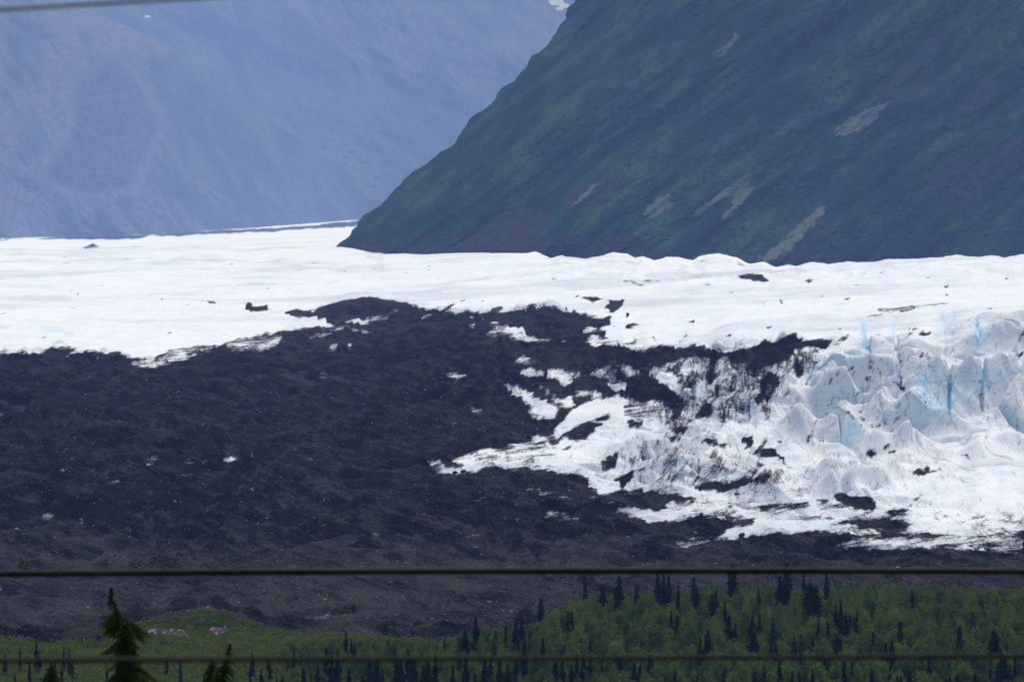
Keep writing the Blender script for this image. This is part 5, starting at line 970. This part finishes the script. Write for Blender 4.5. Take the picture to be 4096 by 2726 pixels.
tag(mesh_np("rubble", np.concatenate(stv), np.concatenate(stf), ST.m, smooth=False), kind="stuff", label="loose stones strewn over the dark moraine", cat="rubble")
print("stones", time.time() - T0)

# ------------------------------------------------------------------ the person on the moraine
def skinned(name, verts, edges, radii, mat, parent=None, lv=2):
    me = bpy.data.meshes.new(name); me.from_pydata(verts, edges, []); me.update(); me.materials.append(mat)
    o = bpy.data.objects.new(name, me); C.objects.link(o)
    if parent: o.parent = parent
    sk = o.modifiers.new("skin", 'SKIN'); sk.use_smooth_shade = True
    for i, r in enumerate(radii): me.skin_vertices[0].data[i].radius = (r, r) if not isinstance(r, tuple) else r
    me.skin_vertices[0].data[0].use_root = True
    ss_ = o.modifiers.new("sub", 'SUBSURF'); ss_.levels = lv; ss_.render_levels = lv
    return o
def add_skin_layer(me): pass
def build_person(loc):
    SK = plain("skin_tone", (.35, .22, .16), (.3, .19, .14), 10); JK = plain("lime_jacket", (.42, .52, .06), (.34, .44, .05), 8); TR = plain("dark_trousers", (.02, .022, .03), (.014, .015, .02), 8); HR = plain("brown_hair", (.04, .028, .018), None, 20); BT = plain("boot_leather", (.03, .025, .02), None, 20)
    V_ = [(0,0,.95),(0,0,1.1),(0,-.01,1.28),(0,0,1.42),(0,-.01,1.5),(0,-.02,1.58),(0,-.03,1.66),(0,-.02,1.74)]; E_ = [(i, i + 1) for i in range(7)]; R_ = [(.15,.10),(.14,.1),(.17,.11),(.13,.09),(.055,.055),(.07,.075),(.078,.095),(.06,.07)]
    def chain(start, pts, rad):
        p = start
        for q, r in zip(pts, rad): V_.append(q); R_.append((r, r)); E_.append((p, len(V_) - 1)); p = len(V_) - 1
        return p
    for s in (-1, 1):
        chain(0, [(s*.09, 0, .90), (s*.10, -.08*s, .50), (s*.10, .05*s - .02, .10), (s*.10, .05*s - .02, .05), (s*.105, .05*s - .16, .035)], [.09, .06, .045, .04, .035])
        wr = chain(3, [(s*.17, 0, 1.42), (s*.23, .03*s, 1.15), (s*.24, -.06 + .03*s, .93)], [.06, .042, .03])
        pm = chain(wr, [(s*.245, -.09 + .03*s, .86)], [.03])
        for f in range(4):
            dx = -.024 + .016 * f; L_ = (.07, .08, .075, .06)[f]; x0 = s*.245; y0 = -.09 + .03*s + dx
            chain(pm, [(x0, y0, .83), (x0 - s*.006, y0 - .004, .83 - L_ * .55), (x0 - s*.02, y0 - .006, .83 - L_)], [.009, .008, .007])
        chain(pm, [(s*.235, -.125 + .03*s, .86), (s*.225, -.14 + .03*s, .82)], [.01, .008])
    # face: nose, ears
    V_.append((0, -.125, 1.655)); R_.append((.014, .014)); E_.append((6, len(V_) - 1))
    for s in (-1, 1): V_.append((s*.082, -.02, 1.66)); R_.append((.014, .02)); E_.append((6, len(V_) - 1))
    body = person_mesh("person", V_, E_, R_, SK); body.location = loc
    jv = [(0,0,.86),(0,0,1.05),(0,-.005,1.28),(0,0,1.43),(0,0,1.49)]; je = [(0,1),(1,2),(2,3),(3,4)]; jr = [(.19,.14),(.17,.13),(.20,.14),(.15,.11),(.075,.075)]
    for s in (-1, 1):
        n = len(jv); jv += [(s*.18,0,1.42),(s*.235,.03*s,1.15),(s*.245,-.055+.03*s,.95)]; jr += [(.082,.082),(.062,.062),(.05,.05)]; je += [(3,n),(n,n+1),(n+1,n+2)]
    person_mesh("jacket", jv, je, jr, JK, body)
    tv = [(0,0,.97),(0,0,.90)]; te = [(0,1)]; trr = [(.155,.11),(.155,.11)]
    for s in (-1, 1):
        n = len(tv); tv += [(s*.095,0,.84),(s*.10,-.08*s,.50),(s*.10,.05*s-.02,.10)]; trr += [(.105,.105),(.078,.078),(.06,.06)]; te += [(1,n),(n,n+1),(n+1,n+2)]
    person_mesh("trousers", tv, te, trr, TR, body)
    person_mesh("hair", [(0,.0,1.68),(0,.01,1.76),(0,-.05,1.765)], [(0,1),(1,2)], [(.085,.09),(.07,.07),(.05,.05)], HR, body)
    for s in (-1, 1): person_mesh("boot", [(s*.10,.05*s-.0,.14),(s*.10,.05*s,.06),(s*.105,.05*s-.17,.04)], [(0,1),(1,2)], [(.06,.06),(.055,.05),(.05,.035)], BT, body)
    return tag(body, "person walking on the gravel in a lime green jacket and dark trousers", "person")
def person_mesh(name, verts, edges, radii, mat, parent=None):
    me = bpy.data.meshes.new(name); bm = bmesh.new(); lay = bm.verts.layers.skin.verify()
    bv = [bm.verts.new(v) for v in verts]
    for a, b in edges: bm.edges.new((bv[a], bv[b]))
    for i, (v, r) in enumerate(zip(bv, radii)): v[lay].radius = r; v[lay].use_root = (i == 0)
    bm.to_mesh(me); bm.free(); me.materials.append(mat)
    o = bpy.data.objects.new(name, me); C.objects.link(o)
    if parent: o.parent = parent
    sk = o.modifiers.new("skin", 'SKIN'); sk.use_smooth_shade = True
    s_ = o.modifiers.new("sub", 'SUBSURF'); s_.levels = 1; s_.render_levels = 1
    return o
pl = ground_at(2971, 2184); build_person(pl)
print("done", time.time() - T0, pl)
